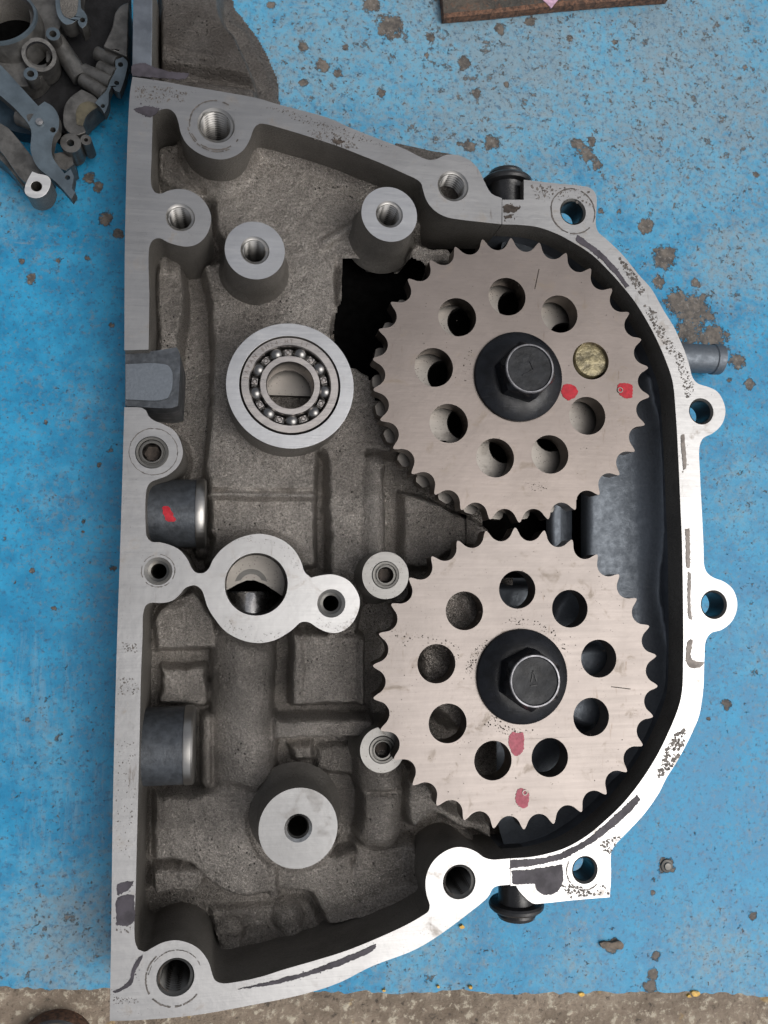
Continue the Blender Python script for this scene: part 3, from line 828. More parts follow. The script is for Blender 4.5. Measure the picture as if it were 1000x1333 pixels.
R1.keep &= (sdf(mask, R1.X, R1.Y) < 0) & (sdf(to_ref(smooth(WIN, 4, 40), -0.2), R1.X, R1.Y) + R1.j * 0.4 > 0) & (sdf(to_ref(GAP, -0.2), R1.X, R1.Y) > 0)
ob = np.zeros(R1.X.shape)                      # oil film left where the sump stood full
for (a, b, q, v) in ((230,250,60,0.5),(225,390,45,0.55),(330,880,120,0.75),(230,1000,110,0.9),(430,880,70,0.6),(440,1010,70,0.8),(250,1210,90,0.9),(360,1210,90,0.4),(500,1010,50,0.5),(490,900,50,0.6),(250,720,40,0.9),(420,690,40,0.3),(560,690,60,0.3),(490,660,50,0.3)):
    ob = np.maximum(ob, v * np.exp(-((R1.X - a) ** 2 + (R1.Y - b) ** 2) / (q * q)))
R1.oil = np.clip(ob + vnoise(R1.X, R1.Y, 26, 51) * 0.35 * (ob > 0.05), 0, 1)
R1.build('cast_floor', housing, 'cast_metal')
# the sump, its darkness painted near-black, seen through the window and between the sprockets: an open box under the floor
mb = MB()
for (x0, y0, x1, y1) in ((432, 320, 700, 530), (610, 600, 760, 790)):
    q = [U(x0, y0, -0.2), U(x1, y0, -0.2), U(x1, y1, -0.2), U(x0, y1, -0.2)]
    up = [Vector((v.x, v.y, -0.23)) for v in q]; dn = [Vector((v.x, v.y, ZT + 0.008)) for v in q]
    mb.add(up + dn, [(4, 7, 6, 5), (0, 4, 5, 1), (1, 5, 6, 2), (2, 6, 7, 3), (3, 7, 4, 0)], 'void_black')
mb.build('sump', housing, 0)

# ---- floor of the gear case
R2 = Relief(640, 915, 250, 1160, 2.5, -0.25)
R2.poly([(770,600),(800,560),(838,500),(846,540),(848,600),(852,680),(851,740),(847,790),(855,840),(858,880),(852,930),(830,980),(790,1010),(740,960),(720,800),(760,740),(766,690)], -0.215, 4, 0.2)
R2.ridge((850,560),(853,690), 6, -0.232, 0.034); R2.ridge((853,690),(849,770), 6, -0.232, 0.034); R2.ridge((849,770),(858,850), 6, -0.232, 0.034); R2.ridge((858,850),(856,920), 6, -0.232, 0.034); R2.ridge((836,495),(850,560), 6, -0.232, 0.034)
R2.ridge((700,330),(800,420), 34, -0.36, 0.08)
R2.ridge((800,420),(845,520), 30, -0.36, 0.08)
R2.dome(868, 800, 30, -0.33, 0.06)
R2.dome(866, 560, 32, -0.33, 0.05)
R2.poly([(712,630),(736,626),(736,760),(712,760)], -0.17, 3, 0.2)
R2.poly([(738,600),(760,600),(762,760),(738,760)], -0.42, 5, 0.2)
R2.poly([(640,600),(708,600),(708,760),(640,760)], -0.46, 4, 0.2)
R2.ridge((690,1102),(790,1050), 22, -0.36, 0.06)
R2.disc(776, 895, 52, -0.15, 3)
R2.dome(830, 677, 6, -0.222, 0.014)
dw = -sdf(to_ref(smooth(IN_C + [(600,1117),(600,292)], 8), -0.10), R2.X, R2.Y)
R2.H += 0.15 * np.clip(1 - dw / 42.0, 0, 1) ** 1.6
R2.H += vnoise(R2.X, R2.Y, 40, 31) * 0.008
R2.H = np.maximum(R2.H, ZT + 0.015)
R2.blur(2)
maskc = to_ref(smooth(IN_C + [(640,1140),(640,262)], 8), -0.05)
R2.keep = (sdf(maskc, R2.X, R2.Y) < 9) & (R2.X > 646) & (sdf(to_ref(GAP, -0.2), R2.X, R2.Y) > 0)
R2.build('case_floor', housing, 'case_paint')

# ---- bosses with tapped holes
def boss(px, py, r, zt, zb, hr=None, hd=0.25, grow=1.06, mtop='boss_metal', threaded='thread_steel', ph=None, seat=False):
    mb = MB()
    c = U(px, py, zt); R = RW(px, py, r, zt)
    n = 56
    loops = [[Vector((c.x + R * math.cos(2 * PI * i / n), c.y + R * math.sin(2 * PI * i / n), zt)) for i in range(n)]]
    if hr: loops.append(circ(px, py, hr, zt, 44))
    o = len(mb.v)
    flat = loops[0] + (loops[1] if hr else [])
    tris = tessellate_polygon([[Vector((v.x, v.y, 0)) for v in l] for l in loops])
    fs = []
    for t in tris:
        a, b, d = (flat[i] for i in t)
        cr = (b.x - a.x) * (d.y - a.y) - (b.y - a.y) * (d.x - a.x)
        fs.append(tuple(t) if cr > 0 else (t[0], t[2], t[1]))
    mb.add(flat, fs, mtop)
    pr = [(R, zt), (R * (1 + (grow - 1) * 0.15), zt - 0.012), (R * grow, zb + 0.05), (R * (grow + 0.10), zb + 0.015), (R * (grow + 0.28), zb - 0.03)]
    vs = []
    for rr, h in pr:
        for i in range(n): vs.append((c.x + rr * math.cos(2 * PI * i / n), c.y + rr * math.sin(2 * PI * i / n), h))
    fs = []
    for k in range(len(pr) - 1):
        for i in range(n):
            j = (i + 1) % n; fs.append((k * n + i, (k + 1) * n + i, (k + 1) * n + j, k * n + j))
    mb.add(vs, fs, 'cast_side')
    b = sub(mb.build('boss', housing, 34), housing)
    if hr and threaded:
        hole('threaded_hole', b, thread, px, py, hr, zt, hd, threaded)
    return b
boss(332, 326, 38.3, 0.0, -0.20, 18.5)
boss(507, 279, 35.8, 0.0, -0.20, 17.5)
bb = boss(388.5, 1078, 52, 0.0, -0.20, 18.5, 0.3, 1.0, 'satin_boss', None)
def plain(mb, x, y, r):
    bore(mb, x, y, r, 0.0, 0.02, 'shaft_steel', cham=0.010)
    c = U(x, y, 0); R = RW(x, y, r) - 0.010
    lathe(mb, (c.x, c.y, 0), [(R, -0.02), (R * 0.9, -0.024), (R * 0.88, -0.2), (R * 0.3, -0.26)], 'dull_steel', 40, close=False)
    o = len(mb.v) - 40
    mb.f.append(tuple(o + i for i in range(40))); mb.mi.append(mb.slot('void_black'))
hole('plain_hole', bb, plain, 388.5, 1078, 18.5)
# bearing seat
mb = MB()
prism_w(mb, [circ(378.5, 502, 82.3, 0.0, 80), circ(378, 501.5, 65.2, 0.0, 72)], -0.26, 'boss_metal', 'cast_side')
mb.build('bearing_seat', housing, 34, 0.004)
mb = MB()
cb = U(378, 501, -0.2); R = RW(378, 501, 64, -0.1)
half = [Vector((cb.x + R * math.cos(a), cb.y + R * math.sin(a), -0.17)) for a in np.linspace(0, PI, 40)]
half = [v + (U(378, 515, -0.17) - Vector((cb.x, cb.y, -0.17))) for v in half]
prism_w(mb, [half], -0.26, 'web_metal', 'cast_side')
mb.build('bearing_shoulder', housing, 30)
# small screw bosses
for (px, py, r, z) in ((502, 749, 30.5, -0.02), (498, 976, 29.5, -0.13)):
    boss(px, py, r, z, -0.26, 17.5, 0.2, 1.02, 'speckled_boss', None)

# ---- spot-facing rings worn into the rim
def ring(name, parent, px, py, r0, r1, a0, a1, m='grime', z=0.0, seed=0, brk=0.25):
    mb = MB(); c = U(px, py, z); s = RW(px, py, 1.0, z); rnd = random.Random(seed); n = 70
    P = []; 
    A = np.linspace(math.radians(a0), math.radians(a1), n)
    o = [Vector((c.x + (r1 + rnd.uniform(-.5, .5)) * s * math.cos(a), c.y + (r1 + rnd.uniform(-.5, .5)) * s * math.sin(a), z + 0.0012)) for a in A]
    i = [Vector((c.x + (r0 + rnd.uniform(-.5, .5)) * s * math.cos(a), c.y + (r0 + rnd.uniform(-.5, .5)) * s * math.sin(a), z + 0.0012)) for a in A]
    fs = []
    k = 0
    while k < n - 1:
        run = rnd.randint(4, 16)
        for q in range(k, min(n - 1, k + run)): fs.append((n + q, q, q + 1, n + q + 1))
        k += run + (rnd.randint(1, 4) if rnd.random() < brk * 2 else 0)
    low = [Vector((v.x, v.y, z - 0.0006)) for v in o + i]
    mb.add(o + i + low, fs + [(f[0] + 2 * n, f[3] + 2 * n, f[2] + 2 * n, f[1] + 2 * n) for f in fs], m)
    return mb.build(name, parent, 0)
ring('wear_ring', fa, 281, 163, 32.0, 33.6, 60, 330, seed=1)
ring('wear_ring', fa, 281, 163, 34.5, 36.0, 190, 300, seed=2, brk=0.6)
ring('wear_ring', fb, 228, 1272, 37.0, 39.0, 130, 320, seed=3)
ring('wear_ring', fb, 228, 1272, 34.5, 35.5, 20, 170, seed=4, brk=0.6)
ring('wear_ring', fb, 206, 743, 21.0, 22.0, 0, 360, seed=5, brk=0.7)
ring('wear_ring', fc, 746, 275, 28.0, 29.5, 0, 360, seed=6)
ring('wear_ring', fc, 761.5, 1132.5, 24.0, 25.5, 150, 320, seed=7)
ring('wear_ring', fb, 200, 588, 30.4, 31.4, 0, 360, seed=8, brk=0.1)

# ---- sealant residue on the rim
def seal(pts, par, m='sealant', jit=0.7): patch('sealant_residue', pts, 0.0, m, par, 0.0022, jit * 1.3, 1.3, 14)
seal([(665,1120),(690,1118.5),(715,1115),(740,1106),(770,1089),(795,1067),(822,1042),(830,1035),(833,1041),(815,1062),(790,1083),(765,1101),(735,1117),(700,1126),(665,1130)], fc)
seal([(666,1134),(700,1131),(732,1125.5),(733,1150),(722,1163),(706,1164),(698,1155),(697,1150),(668,1152)], fc)
seal([(752,306),(770,318),(786,331),(804,351),(819,372),(815,375),(800,356),(782,337),(768,325),(750,312)], fc, 'sealant', 0.5)
seal([(893,688),(897.5,688),(899,715),(898,740),(895,739),(893,715)], fc, 'tan_sealant')
seal([(896,744),(899,746),(899,790),(902,808),(898,806),(896,780)], fc, 'tan_sealant', 0.5)
seal([(897,834),(902,833),(901,858),(917,862),(913,868),(901,870),(894,862)], fc, 'tan_sealant')
seal([(888,566),(891,565),(893,610),(890,612)], fc, 'tan_sealant', 0.4)
seal([(310,1288),(345,1280),(400,1265),(450,1246),(490,1229),(488,1235),(450,1254),(400,1271),(345,1284)], fb)
seal([(153,1152),(165,1148),(174,1148),(170,1156),(164,1161),(153,1165)], fb)
seal([(153,1170),(162,1165),(175,1165),(174,1200),(166,1205),(152,1204),(151,1185)], fb)
seal([(147,1291),(158,1286),(168,1277),(172,1262),(180,1248),(186,1243),(184,1250),(176,1266),(172,1281),(162,1288),(150,1293)], fb, 'sealant', 0.4)
seal([(172,86),(186,82),(200,87),(216,92),(246,96),(242,102),(212,102),(190,100),(172,98)], fa, 'sealant')
seal([(174,142),(192,138),(208,141),(203,148),(196,152),(184,148)], fa)
seal([(655,268),(668,267),(678,270),(672,276),(656,277)], fc, 'soot', 1.2)
seal([(657,281),(666,279),(668,284),(658,285)], fc, 'soot', 1.0)
seal([(432,181),(448,184),(444,187),(434,185)], fa, 'soot', 1.2)

def smear(pts, n, r0, r1, par, m='soot', seed=1, name='grime_specks', z=0.0):
    rnd = random.Random(seed); P = [Vector(p) for p in smooth(pts, 3, 60)]
    xs = [p.x for p in P]; ys = [p.y for p in P]; mb = MB(); k = 0; tries = 0
    while k < n and tries < n * 30:
        tries += 1
        x, y = rnd.uniform(min(xs), max(xs)), rnd.uniform(min(ys), max(ys))
        ins = False
        for i in range(len(P)):
            a, b = P[i], P[(i + 1) % len(P)]
            if (a.y > y) != (b.y > y) and x < a.x + (y - a.y) / (b.y - a.y) * (b.x - a.x): ins = not ins
        if not ins: continue
        R = r0 + (r1 - r0) * rnd.random() ** 3; m_ = rnd.randint(6, 9); e = rnd.uniform(0.5, 1.0); an = rnd.uniform(0, PI)
        loop = []
        for i in range(m_):
            t = 2 * PI * i / m_; q = R * rnd.uniform(0.55, 1.15); u, v = q * math.cos(t), q * e * math.sin(t)
            loop.append((x + u * math.cos(an) - v * math.sin(an), y + u * math.sin(an) + v * math.cos(an)))
        prism_w(mb, [W(loop, z + 0.0009 + 0.00002 * (k % 40))], z - 0.0006, m, m); k += 1
    o = mb.build(name, par, 0); o['kind'] = 'stuff'
    return o
smear([(860,998),(868,975),(884,952),(896,950),(890,972),(874,998),(858,1014),(852,1010)], 225, 0.49, 3.60, fc, 'grime', 1)
smear([(836,395),(850,402),(866,430),(880,455),(872,462),(856,436)], 165, 0.42, 2.40, fc, 'grime', 2)
smear([(806,335),(822,350),(840,378),(834,384),(812,352)], 180, 0.42, 2.40, fc, 'grime', 3)
smear([(876,455),(886,458),(896,486),(904,505),(894,520),(886,490)], 195, 0.35, 1.76, fc, 'grime', 4)
smear([(730,1150),(748,1150),(768,1160),(790,1150),(793,1164),(740,1169)], 135, 0.42, 2.56, fc, 'grime', 5)
smear([(780,1096),(800,1090),(812,1082),(803,1100),(796,1112),(786,1108)], 105, 0.42, 2.40, fc, 'grime', 6)
smear([(690,240),(730,243),(770,250),(772,270),(735,262),(700,262)], 135, 0.35, 2.40, fc, 'grime', 7)
smear([(176,112),(215,112),(245,120),(240,132),(200,134),(176,130)], 240, 0.28, 1.76, fa, 'grime', 8)
smear([(400,168),(430,172),(455,182),(470,194),(440,190),(405,178)], 165, 0.35, 1.92, fa, 'grime', 9)
smear([(340,137),(380,145),(450,168),(500,188),(510,193),(440,176),(370,150)], 225, 0.28, 1.28, fa, 'grime', 10)
smear([(158,836),(178,838),(178,850),(158,850)], 45, 0.35, 2.08, fb, 'grime', 11)
smear([(154,880),(182,884),(180,905),(153,905)], 90, 0.28, 1.60, fb, 'grime', 12)
smear([(152,960),(176,965),(176,1120),(150,1110)], 165, 0.21, 1.28, fb, 'grime', 13)
smear([(150,1195),(176,1196),(172,1216),(152,1214)], 60, 0.28, 1.76, fb, 'grime', 14)
smear([(148,1298),(180,1300),(180,1306),(148,1308)], 60, 0.28, 1.28, fb, 'grime', 15)
smear([(290,800),(330,826),(372,818),(380,824),(335,836),(295,820)], 120, 0.21, 1.04, fb, 'grime', 16)
smear([(410,800),(440,812),(462,800),(458,812),(440,822),(414,816)], 135, 0.21, 0.80, fb, 'grime', 17)
smear([(298,706),(330,698),(380,716),(394,742),(384,742),(360,712),(320,706)], 105, 0.21, 0.96, fb, 'grime', 18)

# ---- the recessed side lug on the left
mb = MB()
prism_w(mb, [W(smooth([(163,457.5),(192,457.5),(230,452),(234,460),(232,528),(224,531),(163,528.5)], 4), -0.045)], -0.33, 'dark_boss', 'dark_boss')
lug = sub(mb.build('side_lug', housing, 32, 0.012, 3), housing)
mb = MB()
prism_w(mb, [W(smooth([(163.5,474),(205,473),(219,476),(224,484),(224,506),(219,518),(208,521),(163.5,520)], 3), -0.036)], -0.05, 'case_paint', 'dark_boss')
mb.build('lug_pad', lug, 32, 0.006, 3)

# ---- two cross bosses with turned ends
def cross(px0, px1, py, rpx, zc, ring_w):
    a = U(px0, py, zc); b = U(px1, py, zc); R = RW((px0 + px1) / 2, py, rpx, zc)
    mb = MB(); lathe(mb, (a.x, a.y, zc - R * 0.55), [(0, 0), (R, 0), (R, b.x - a.x), (R * 0.8, b.x - a.x + 0.003)], 'dark_boss', 64, 'X')
    o = sub(mb.build('cross_boss', housing, 34), housing)
    mb = MB(); e = b.x - a.x; w = ring_w
    lathe(mb, (a.x, a.y, zc - R * 0.55), [(R * 0.9, e + 0.001), (R * 1.02, e + 0.001), (R * 1.03, e + 0.006), (R * 1.02, e + w * 0.8), (R * 0.98, e + w), (0, e + w)], 'thread_steel', 64, 'X')
    mb.build('turned_end', o, 34)
    return o
cx1 = cross(176, 255, 666, 46, -0.12, 0.034)
cx2 = cross(168, 239, 978, 52, -0.11, 0.034)
# red paint dab on the upper cross boss (follows its round)
a = U(176, 666, -0.12); Rc = RW(215, 666, 46, -0.12)
mb = MB(); vs = []; fs = []
rnd = random.Random(5); axz = -0.12 - Rc * 0.55
for k in range(9):
    for q in range(2):
        t = k / 8.0
        yy = U(216, 660 + 20 * t, -0.1).y
        x0 = U(211 + 7 * t + rnd.uniform(-1, 1) + (3 if k in (0, 8) else 0), 660, -0.1).x; x1 = U(222 + 9 * t + rnd.uniform(-1, 1) - (3 if k in (0, 8) else 0), 660, -0.1).x
        dy = yy - a.y
        h = axz + math.sqrt(max(1e-6, (Rc + 0.0016) ** 2 - dy * dy))
        vs.append((x0 if q == 0 else x1, yy, h))
for k in range(8): fs.append((2 * k, 2 * k + 2, 2 * k + 3, 2 * k + 1))
n0 = len(vs); vs += [(v[0], v[1], v[2] - 0.002) for v in vs]
fs += [tuple(i + n0 for i in reversed(f)) for f in fs]
mb.add(vs, fs, 'red_paint'); p = mb.build('paint_mark', cx1, 30); p['label'] = 'red paint dab'

# ---- upper ledge, casting beyond the rim, pipe stub
mb = MB()
prism_w(mb, [W([(174,-40),(199,-40),(198.5,40),(197.5,101),(172,98)], -0.012)], -0.33, 'ledge_metal', 'cast_side')
mb.build('side_ledge', housing, 30, 0.004)
RB = Relief(180, 380, -60, 170, 2.0, -0.335)
RB.poly([(190,-60),(300,-60),(296,0),(299,14),(304,26),(316,33),(326,46),(338,70),(350,90),(357,112),(364,210),(190,210)], -0.32, 8, 0.5, zo=-0.32)
RB.poly([(206,-60),(288,-60),(287,-2),(290,18),(296,28),(305,40),(316,62),(330,90),(336,118),(338,190),(206,190)], -0.19, 7, 0.5)
RB.poly([(196,-60),(204,-60),(210,140),(196,140)], -0.34, 4, 0.3)
RB.poly([(206,92),(250,99),(333,116),(333,127),(290,120),(206,105)], -0.25, 4, 0.3)
RB.ridge((214,58),(280,74), 4, -0.195, 0.012); RB.ridge((280,74),(286,84), 3, -0.195, 0.012)
RB.ridge((270,18),(276,26), 4, -0.195, 0.014)
RB.H += vnoise(RB.X, RB.Y, 20, 41) * 0.012
RB.blur(1)
RB.keep = sdf(to_ref([(190,-60),(306,-60),(304,0),(306,14),(318,28),(334,48),(350,78),(362,104),(372,230),(190,230)], -0.35), RB.X, RB.Y) < 0
RB.build('outer_casting', housing, 'cast_oily')
mb = MB(); c0 = U(890, 466, -0.26); c1 = U(936, 464, -0.26)
lathe(mb, (c0.x - 0.1, c0.y, -0.26), [(0.0, 0), (0.062, 0.0), (0.062, c1.x - c0.x + 0.06), (0.066, c1.x - c0.x + 0.065), (0.066, c1.x - c0.x + 0.1), (0.05, c1.x - c0.x + 0.104), (0.046, c1.x - c0.x + 0.04), (0.0, c1.x - c0.x + 0.04)], 'case_paint', 44, 'X')
mb.build('pipe_stub', housing, 34)
mb = MB()
prism_w(mb, [W(smooth([(515,186),(560,196),(600,206),(640,262),(560,262),(520,220)], 6), -0.10)], -0.33, 'cast_oily', 'cast_side')
mb.build('outer_rib', housing, 34, 0.01)

# ------------------------------------------------------------------ sprockets
GU, GL = (670.7, 492.4), (676.4, 880.3)
RT, RH, PH0 = 0.19054 * D, 0.1103 * D, 1.7895
ZG = -0.03
def toothed(c, rt, pitch_px, n, ph, z, k=26):
    """Round gullets between narrow pointed tips."""
    out = []; u = 2 * PI * rt / n / 42.0
    for i in range(n * k):
        t = (i / k) % 1.0 - 0.5
        a = ph + 2 * PI * (i / k) / n
        x = abs(t) * 42.0
        if x <= 14.5: d = math.sqrt(17.2 ** 2 - x * x) + 0.4
        else: d = (math.sqrt(17.2 ** 2 - 14.5 ** 2) + 0.4) * max(0.0, (20.2 - x) / 5.7) ** 1.2
        r = rt - d * u
        out.append(Vector((c.x + r * math.cos(a), c.y + r * math.sin(a), z)))
    return out
def sprocket(name_label, gpx, hole_ph, mat, bolt_px, bolt_head_px, marks, mark_mat, scribe, group, bolt_z, spin):
    z = ZG
    k = (D - z) / D
    c = U(gpx[0], gpx[1], 0.0); c = Vector((c.x * k, c.y * k, z)); rt = RT * k; rh = RH * k
    root = thing('sprocket', name_label, 'sprocket', (c.x, c.y, z - 0.10), group)
    mb = MB(); out = toothed(c, rt, 42, 30, PH0, z)
    hs = []
    hr = RW(gpx[0], gpx[1], 24.5, z)
    for i in range(9):
        a = hole_ph - i * 2 * PI / 9
        hs.append([Vector((c.x + rh * math.cos(a) + hr * math.cos(2 * PI * q / 64), c.y + rh * math.sin(a) + hr * math.sin(2 * PI * q / 64), z)) for q in range(64)])
    prism_w(mb, [out] + hs, z - 0.082, mat, 'tooth_steel')
    plate = sub(mb.build('sprocket_plate', root, 0, 0.0035, 2), root)
    # bolt: flange, hexagon, worn top
    b = U(bolt_px[0], bolt_px[1], z); rf = RW(bolt_px[0], bolt_px[1], bolt_px[2], z)
    mb = MB()
    lathe(mb, (b.x, b.y, z), [(rf * 0.985, -0.004), (rf, 0.004), (rf * 0.99, 0.014), (rf * 0.965, 0.019), (rf * 0.70, 0.040), (rf * 0.60, 0.043), (0, 0.043)], 'black_oxide', 72)
    bolt = sub(mb.build('flange_bolt', root, 28), root)
    zt = bolt_z; h = U(bolt_head_px[0], bolt_head_px[1], z + zt); rhx = RW(bolt_head_px[0], bolt_head_px[1], bolt_head_px[2], z + zt)
    hx = Vector((b.x, b.y, 0))
    mb = MB(); n = 72; rings = []
    def hexr(a, R): 
        t = (a % (PI / 3)) - PI / 6
        return R * math.cos(PI / 6) / math.cos(t)
    R6 = rhx * 1.21
    prof = [('h', 1.0, 0.036), ('h', 1.0, zt - 0.022), ('m', 1.0, zt - 0.004), ('c', 0.985, zt), ('c', 0.93, zt), ('c', 0.89, zt - 0.005), ('c', 0.0, zt - 0.006)]
    vs = []
    for kind, q, hh in prof:
        for i in range(n):
            a = 2 * PI * i / n
            r = {'h': hexr(a + spin, R6), 'm': min(hexr(a + spin, R6), rhx * 1.02), 'c': rhx * q}[kind]
            vs.append((hx.x + r * math.cos(a), hx.y + r * math.sin(a), z + hh))
    o = len(mb.v); mb.v += vs
    for kk in range(len(prof) - 1):
        m_ = ('black_oxide', 'black_oxide', 'worn_edge', 'worn_edge', 'bolt_top', 'bolt_top')[kk]
        if kk == 1: m_ = 'black_oxide'
        for i in range(n):
            j = (i + 1) % n
            mb.f.append((o + kk * n + i, o + kk * n + j, o + (kk + 1) * n + j, o + (kk + 1) * n + i)); mb.mi.append(mb.slot(m_))
    mb.build('hex_head', bolt, 24)
    for pts, lab in marks:
        q = patch('paint_mark', pts, z, mark_mat, root, 0.0018, 1.0, 1.2)
        q['label'] = lab
    for (x0, y0, x1, y1) in scribe:
        dx, dy = x1 - x0, y1 - y0; L = math.hypot(dx, dy); nx_, ny_ = -dy / L * 0.55, dx / L * 0.55
        mb = MB(); prism_w(mb, [W([(x0 + nx_, y0 + ny_), (x1 + nx_, y1 + ny_), (x1 - nx_, y1 - ny_), (x0 - nx_, y0 - ny_)], z + 0.0012)], z - 0.001, 'soot', 'soot')
        mb.build('scribe_line', plate, 0)
    return root, c, rt, z, plate, bolt, b, rf

red1 = [(732,505),(737,499),(743,500),(750,504),(752,511),(747,518),(741,521),(735,518),(731,511)]
red2 = [(806,500),(812,498.5),(824,500),(823,517),(812,518),(806,512),(804,508)]
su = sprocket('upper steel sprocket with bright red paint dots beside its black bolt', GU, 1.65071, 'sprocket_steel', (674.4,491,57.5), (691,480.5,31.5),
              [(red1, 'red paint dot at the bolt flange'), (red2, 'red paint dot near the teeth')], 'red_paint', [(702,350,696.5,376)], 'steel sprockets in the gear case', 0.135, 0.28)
pk1 = [(664,957),(668,953),(674,955),(681,954),(682,965),(681,977),(674,984),(667,980),(663,968)]
pk2 = [(673,1030),(680,1026),(689,1034),(688,1046),(684,1052),(678,1051),(672,1044)]
sl = sprocket('lower steel sprocket with faded pink paint patches below its black bolt', GL, 1.57617, 'worn_sprocket_steel', (679.2,880.5,60.5), (697,887,33.5),
              [(pk1, 'faded pink paint patch near the bolt'), (pk2, 'faded pink paint patch near the teeth')], 'pink_paint', [(796,894,821,897)], 'steel sprockets in the gear case', 0.145, 0.62)
smear([(626,940),(640,950),(666,957),(690,952),(700,950),(672,946),(640,930)], 90, 0.3, 1.6, sl[4], 'soot', 31, z=ZG)
smear([(612,880),(622,860),(640,838),(634,832),(614,850),(606,876),(612,890)], 110, 0.3, 1.4, sl[4], 'soot', 32, z=ZG)
smear([(508,818),(540,822),(570,828),(604,845),(600,862),(560,842),(520,840)], 70, 0.3, 1.5, sl[4], 'soot', 33, z=ZG)
smear([(640,812),(680,804),(720,818),(742,850),(738,856),(712,826),(680,814)], 80, 0.3, 1.5, sl[4], 'soot', 34, z=ZG)
smear([(510,740),(620,710),(760,730),(840,860),(840,960),(760,1040),(640,1060),(540,1010),(500,900)], 260, 0.25, 0.9, sl[4], 'soot', 35, z=ZG)
smear([(604,470),(612,450),(618,452),(612,480),(612,500),(604,495)], 26, 0.3, 1.4, su[4], 'soot', 36, z=ZG)
smear([(520,400),(620,330),(780,380),(820,500),(780,610),(660,660),(540,580)], 110, 0.25, 0.8, su[4], 'soot', 37, z=ZG)
smear([(684,628),(700,630),(712,636),(700,640),(688,636)], 30, 0.3, 1.0, su[4], 'soot', 38, z=ZG)
for (bolt_, zt_, segs) in ((su[5], ZG + 0.135 - 0.005, ((680,488.5,695,481),(695,481,690,470))), (sl[5], ZG + 0.145 - 0.005, ((692,888,694.5,873),(694.5,873,699,887),(691,893,699,892)))):
    for (x0, y0, x1, y1) in segs:
        dx, dy = x1 - x0, y1 - y0; L = math.hypot(dx, dy); nx_, ny_ = -dy / L * 0.6, dx / L * 0.6
        mb = MB(); prism_w(mb, [W([(x0 + nx_, y0 + ny_), (x1 + nx_, y1 + ny_), (x1 - nx_, y1 - ny_), (x0 - nx_, y0 - ny_)], zt_ + 0.0025)], zt_ - 0.002, 'black_oxide', 'worn_edge')
        mb.build('head_mark', bolt_, 0)
# small punch marks
for (px, py, par, r) in ((807,508,su,4.0),(683,1031.5,sl,4.0)):
    mb = MB(); c = U(px, py, ZG)
    s = RW(px, py, r, ZG)
    lathe(mb, (c.x, c.y, ZG), [(s, 0.0), (s * 0.9, 0.0045), (s * 0.6, 0.0045), (s * 0.5, 0.001), (0, 0.001)], 'sprocket_steel' if par is su else 'worn_sprocket_steel', 20)
    mb.build('punch_mark', par[0], 30)
# rear gear and webs behind the upper sprocket
root, c, rt, z, plate, bolt, b, rf = su
mb = MB(); zr = z - 0.115
def rear(c, n, ph, z):
    out = []
    for i in range(n):
        for dt, r in ((-0.38, rt - 0.075), (-0.24, rt - 0.028), (-0.15, rt - 0.018), (0.15, rt - 0.018), (0.24, rt - 0.028), (0.38, rt - 0.075)):
            a = ph + 2 * PI * (i + dt) / n
            out.append(Vector((c.x + r * math.cos(a), c.y + r * math.sin(a), z)))
    return out
DK = [(603,420),(668.5,399),(577,490),(602.5,551),(657,582),(717,567),(735,441)]
hs = []
for (x, y) in DK: hs.append(circ(x, y, 20.5, zr, 32))
prism_w(mb, [rear(c, 30, PH0 + PI / 30, zr)] + hs, zr - 0.06, 'web_metal', 'tooth_steel')
rg = sub(mb.build('rear_gear', root, 30, 0.0015, 1), root)
for (x, y) in DK:
    mb = MB(); bore(mb, x, y, 20.5, zr, 0.059, 'dull_steel', cham=0.006, blind='void_black'); mb.build('web_hole', rg, 30)
mb = MB(); q = U(771, 467, z - 0.02)
s = RW(771, 467, 24, z - 0.02)
lathe(mb, (q.x, q.y, z - 0.03), [(s, -0.05), (s * 0.985, 0.0), (s * 0.9, 0.008), (s * 0.5, 0.013), (0.0, 0.014)], 'rubber_stopper', 40)
mb.build('hole_stopper', root, 40)
# shaft hubs
for (rt_, cc_, zz) in ((root, c, zr - 0.06), (sl[0], sl[1], ZG - 0.082)):
    mb = MB(); lathe(mb, (cc_.x, cc_.y, 0), [(0.0, zz - 0.001), (0.16, zz - 0.001), (0.16, -0.33), (0, -0.33)], 'dull_steel', 48)
    mb.build('hub', rt_, 30)

# ------------------------------------------------------------------ ball bearing
bc = U(378, 501.3, -0.012)
bearing = thing('ball_bearing', 'open ball bearing with nine balls pressed in the round seat', 'bearing', (bc.x, bc.y, -0.14))
s = RW(378, 501.3, 1.0, -0.012); zb = -0.012
mb = MB(); lathe(mb, (bc.x, bc.y, zb), [(63.6*s, -0.12), (63.6*s, -0.006), (62.4*s, 0), (53.2*s, 0), (52.0*s, -0.005), (51.4*s, -0.04), (54*s, -0.06), (51.4*s, -0.08), (52*s, -0.12), (63.6*s, -0.12)], 'race_steel', 90)
mb.build('outer_ring', bearing, 30)
mb = MB(); lathe(mb, (bc.x, bc.y, zb), [(30.2*s, -0.12), (30.2*s, -0.006), (31.2*s, 0), (38.4*s, 0), (39.4*s, -0.005), (39.6*s, -0.04), (37.5*s, -0.06), (39.6*s, -0.08), (39.4*s, -0.12), (30.2*s, -0.12)], 'race_steel', 80)
mb.build('inner_ring', bearing, 30)
mb = MB(); lathe(mb, (bc.x, bc.y, zb), [(40.2*s, -0.085), (40.2*s, -0.078), (51*s, -0.078), (51*s, -0.085)], 'void_black', 60); mb.build('back_shield', bearing, 30)
import bmesh
bm = bmesh.new(); bmesh.ops.create_uvsphere(bm, u_segments=20, v_segments=12, radius=10.2 * s)
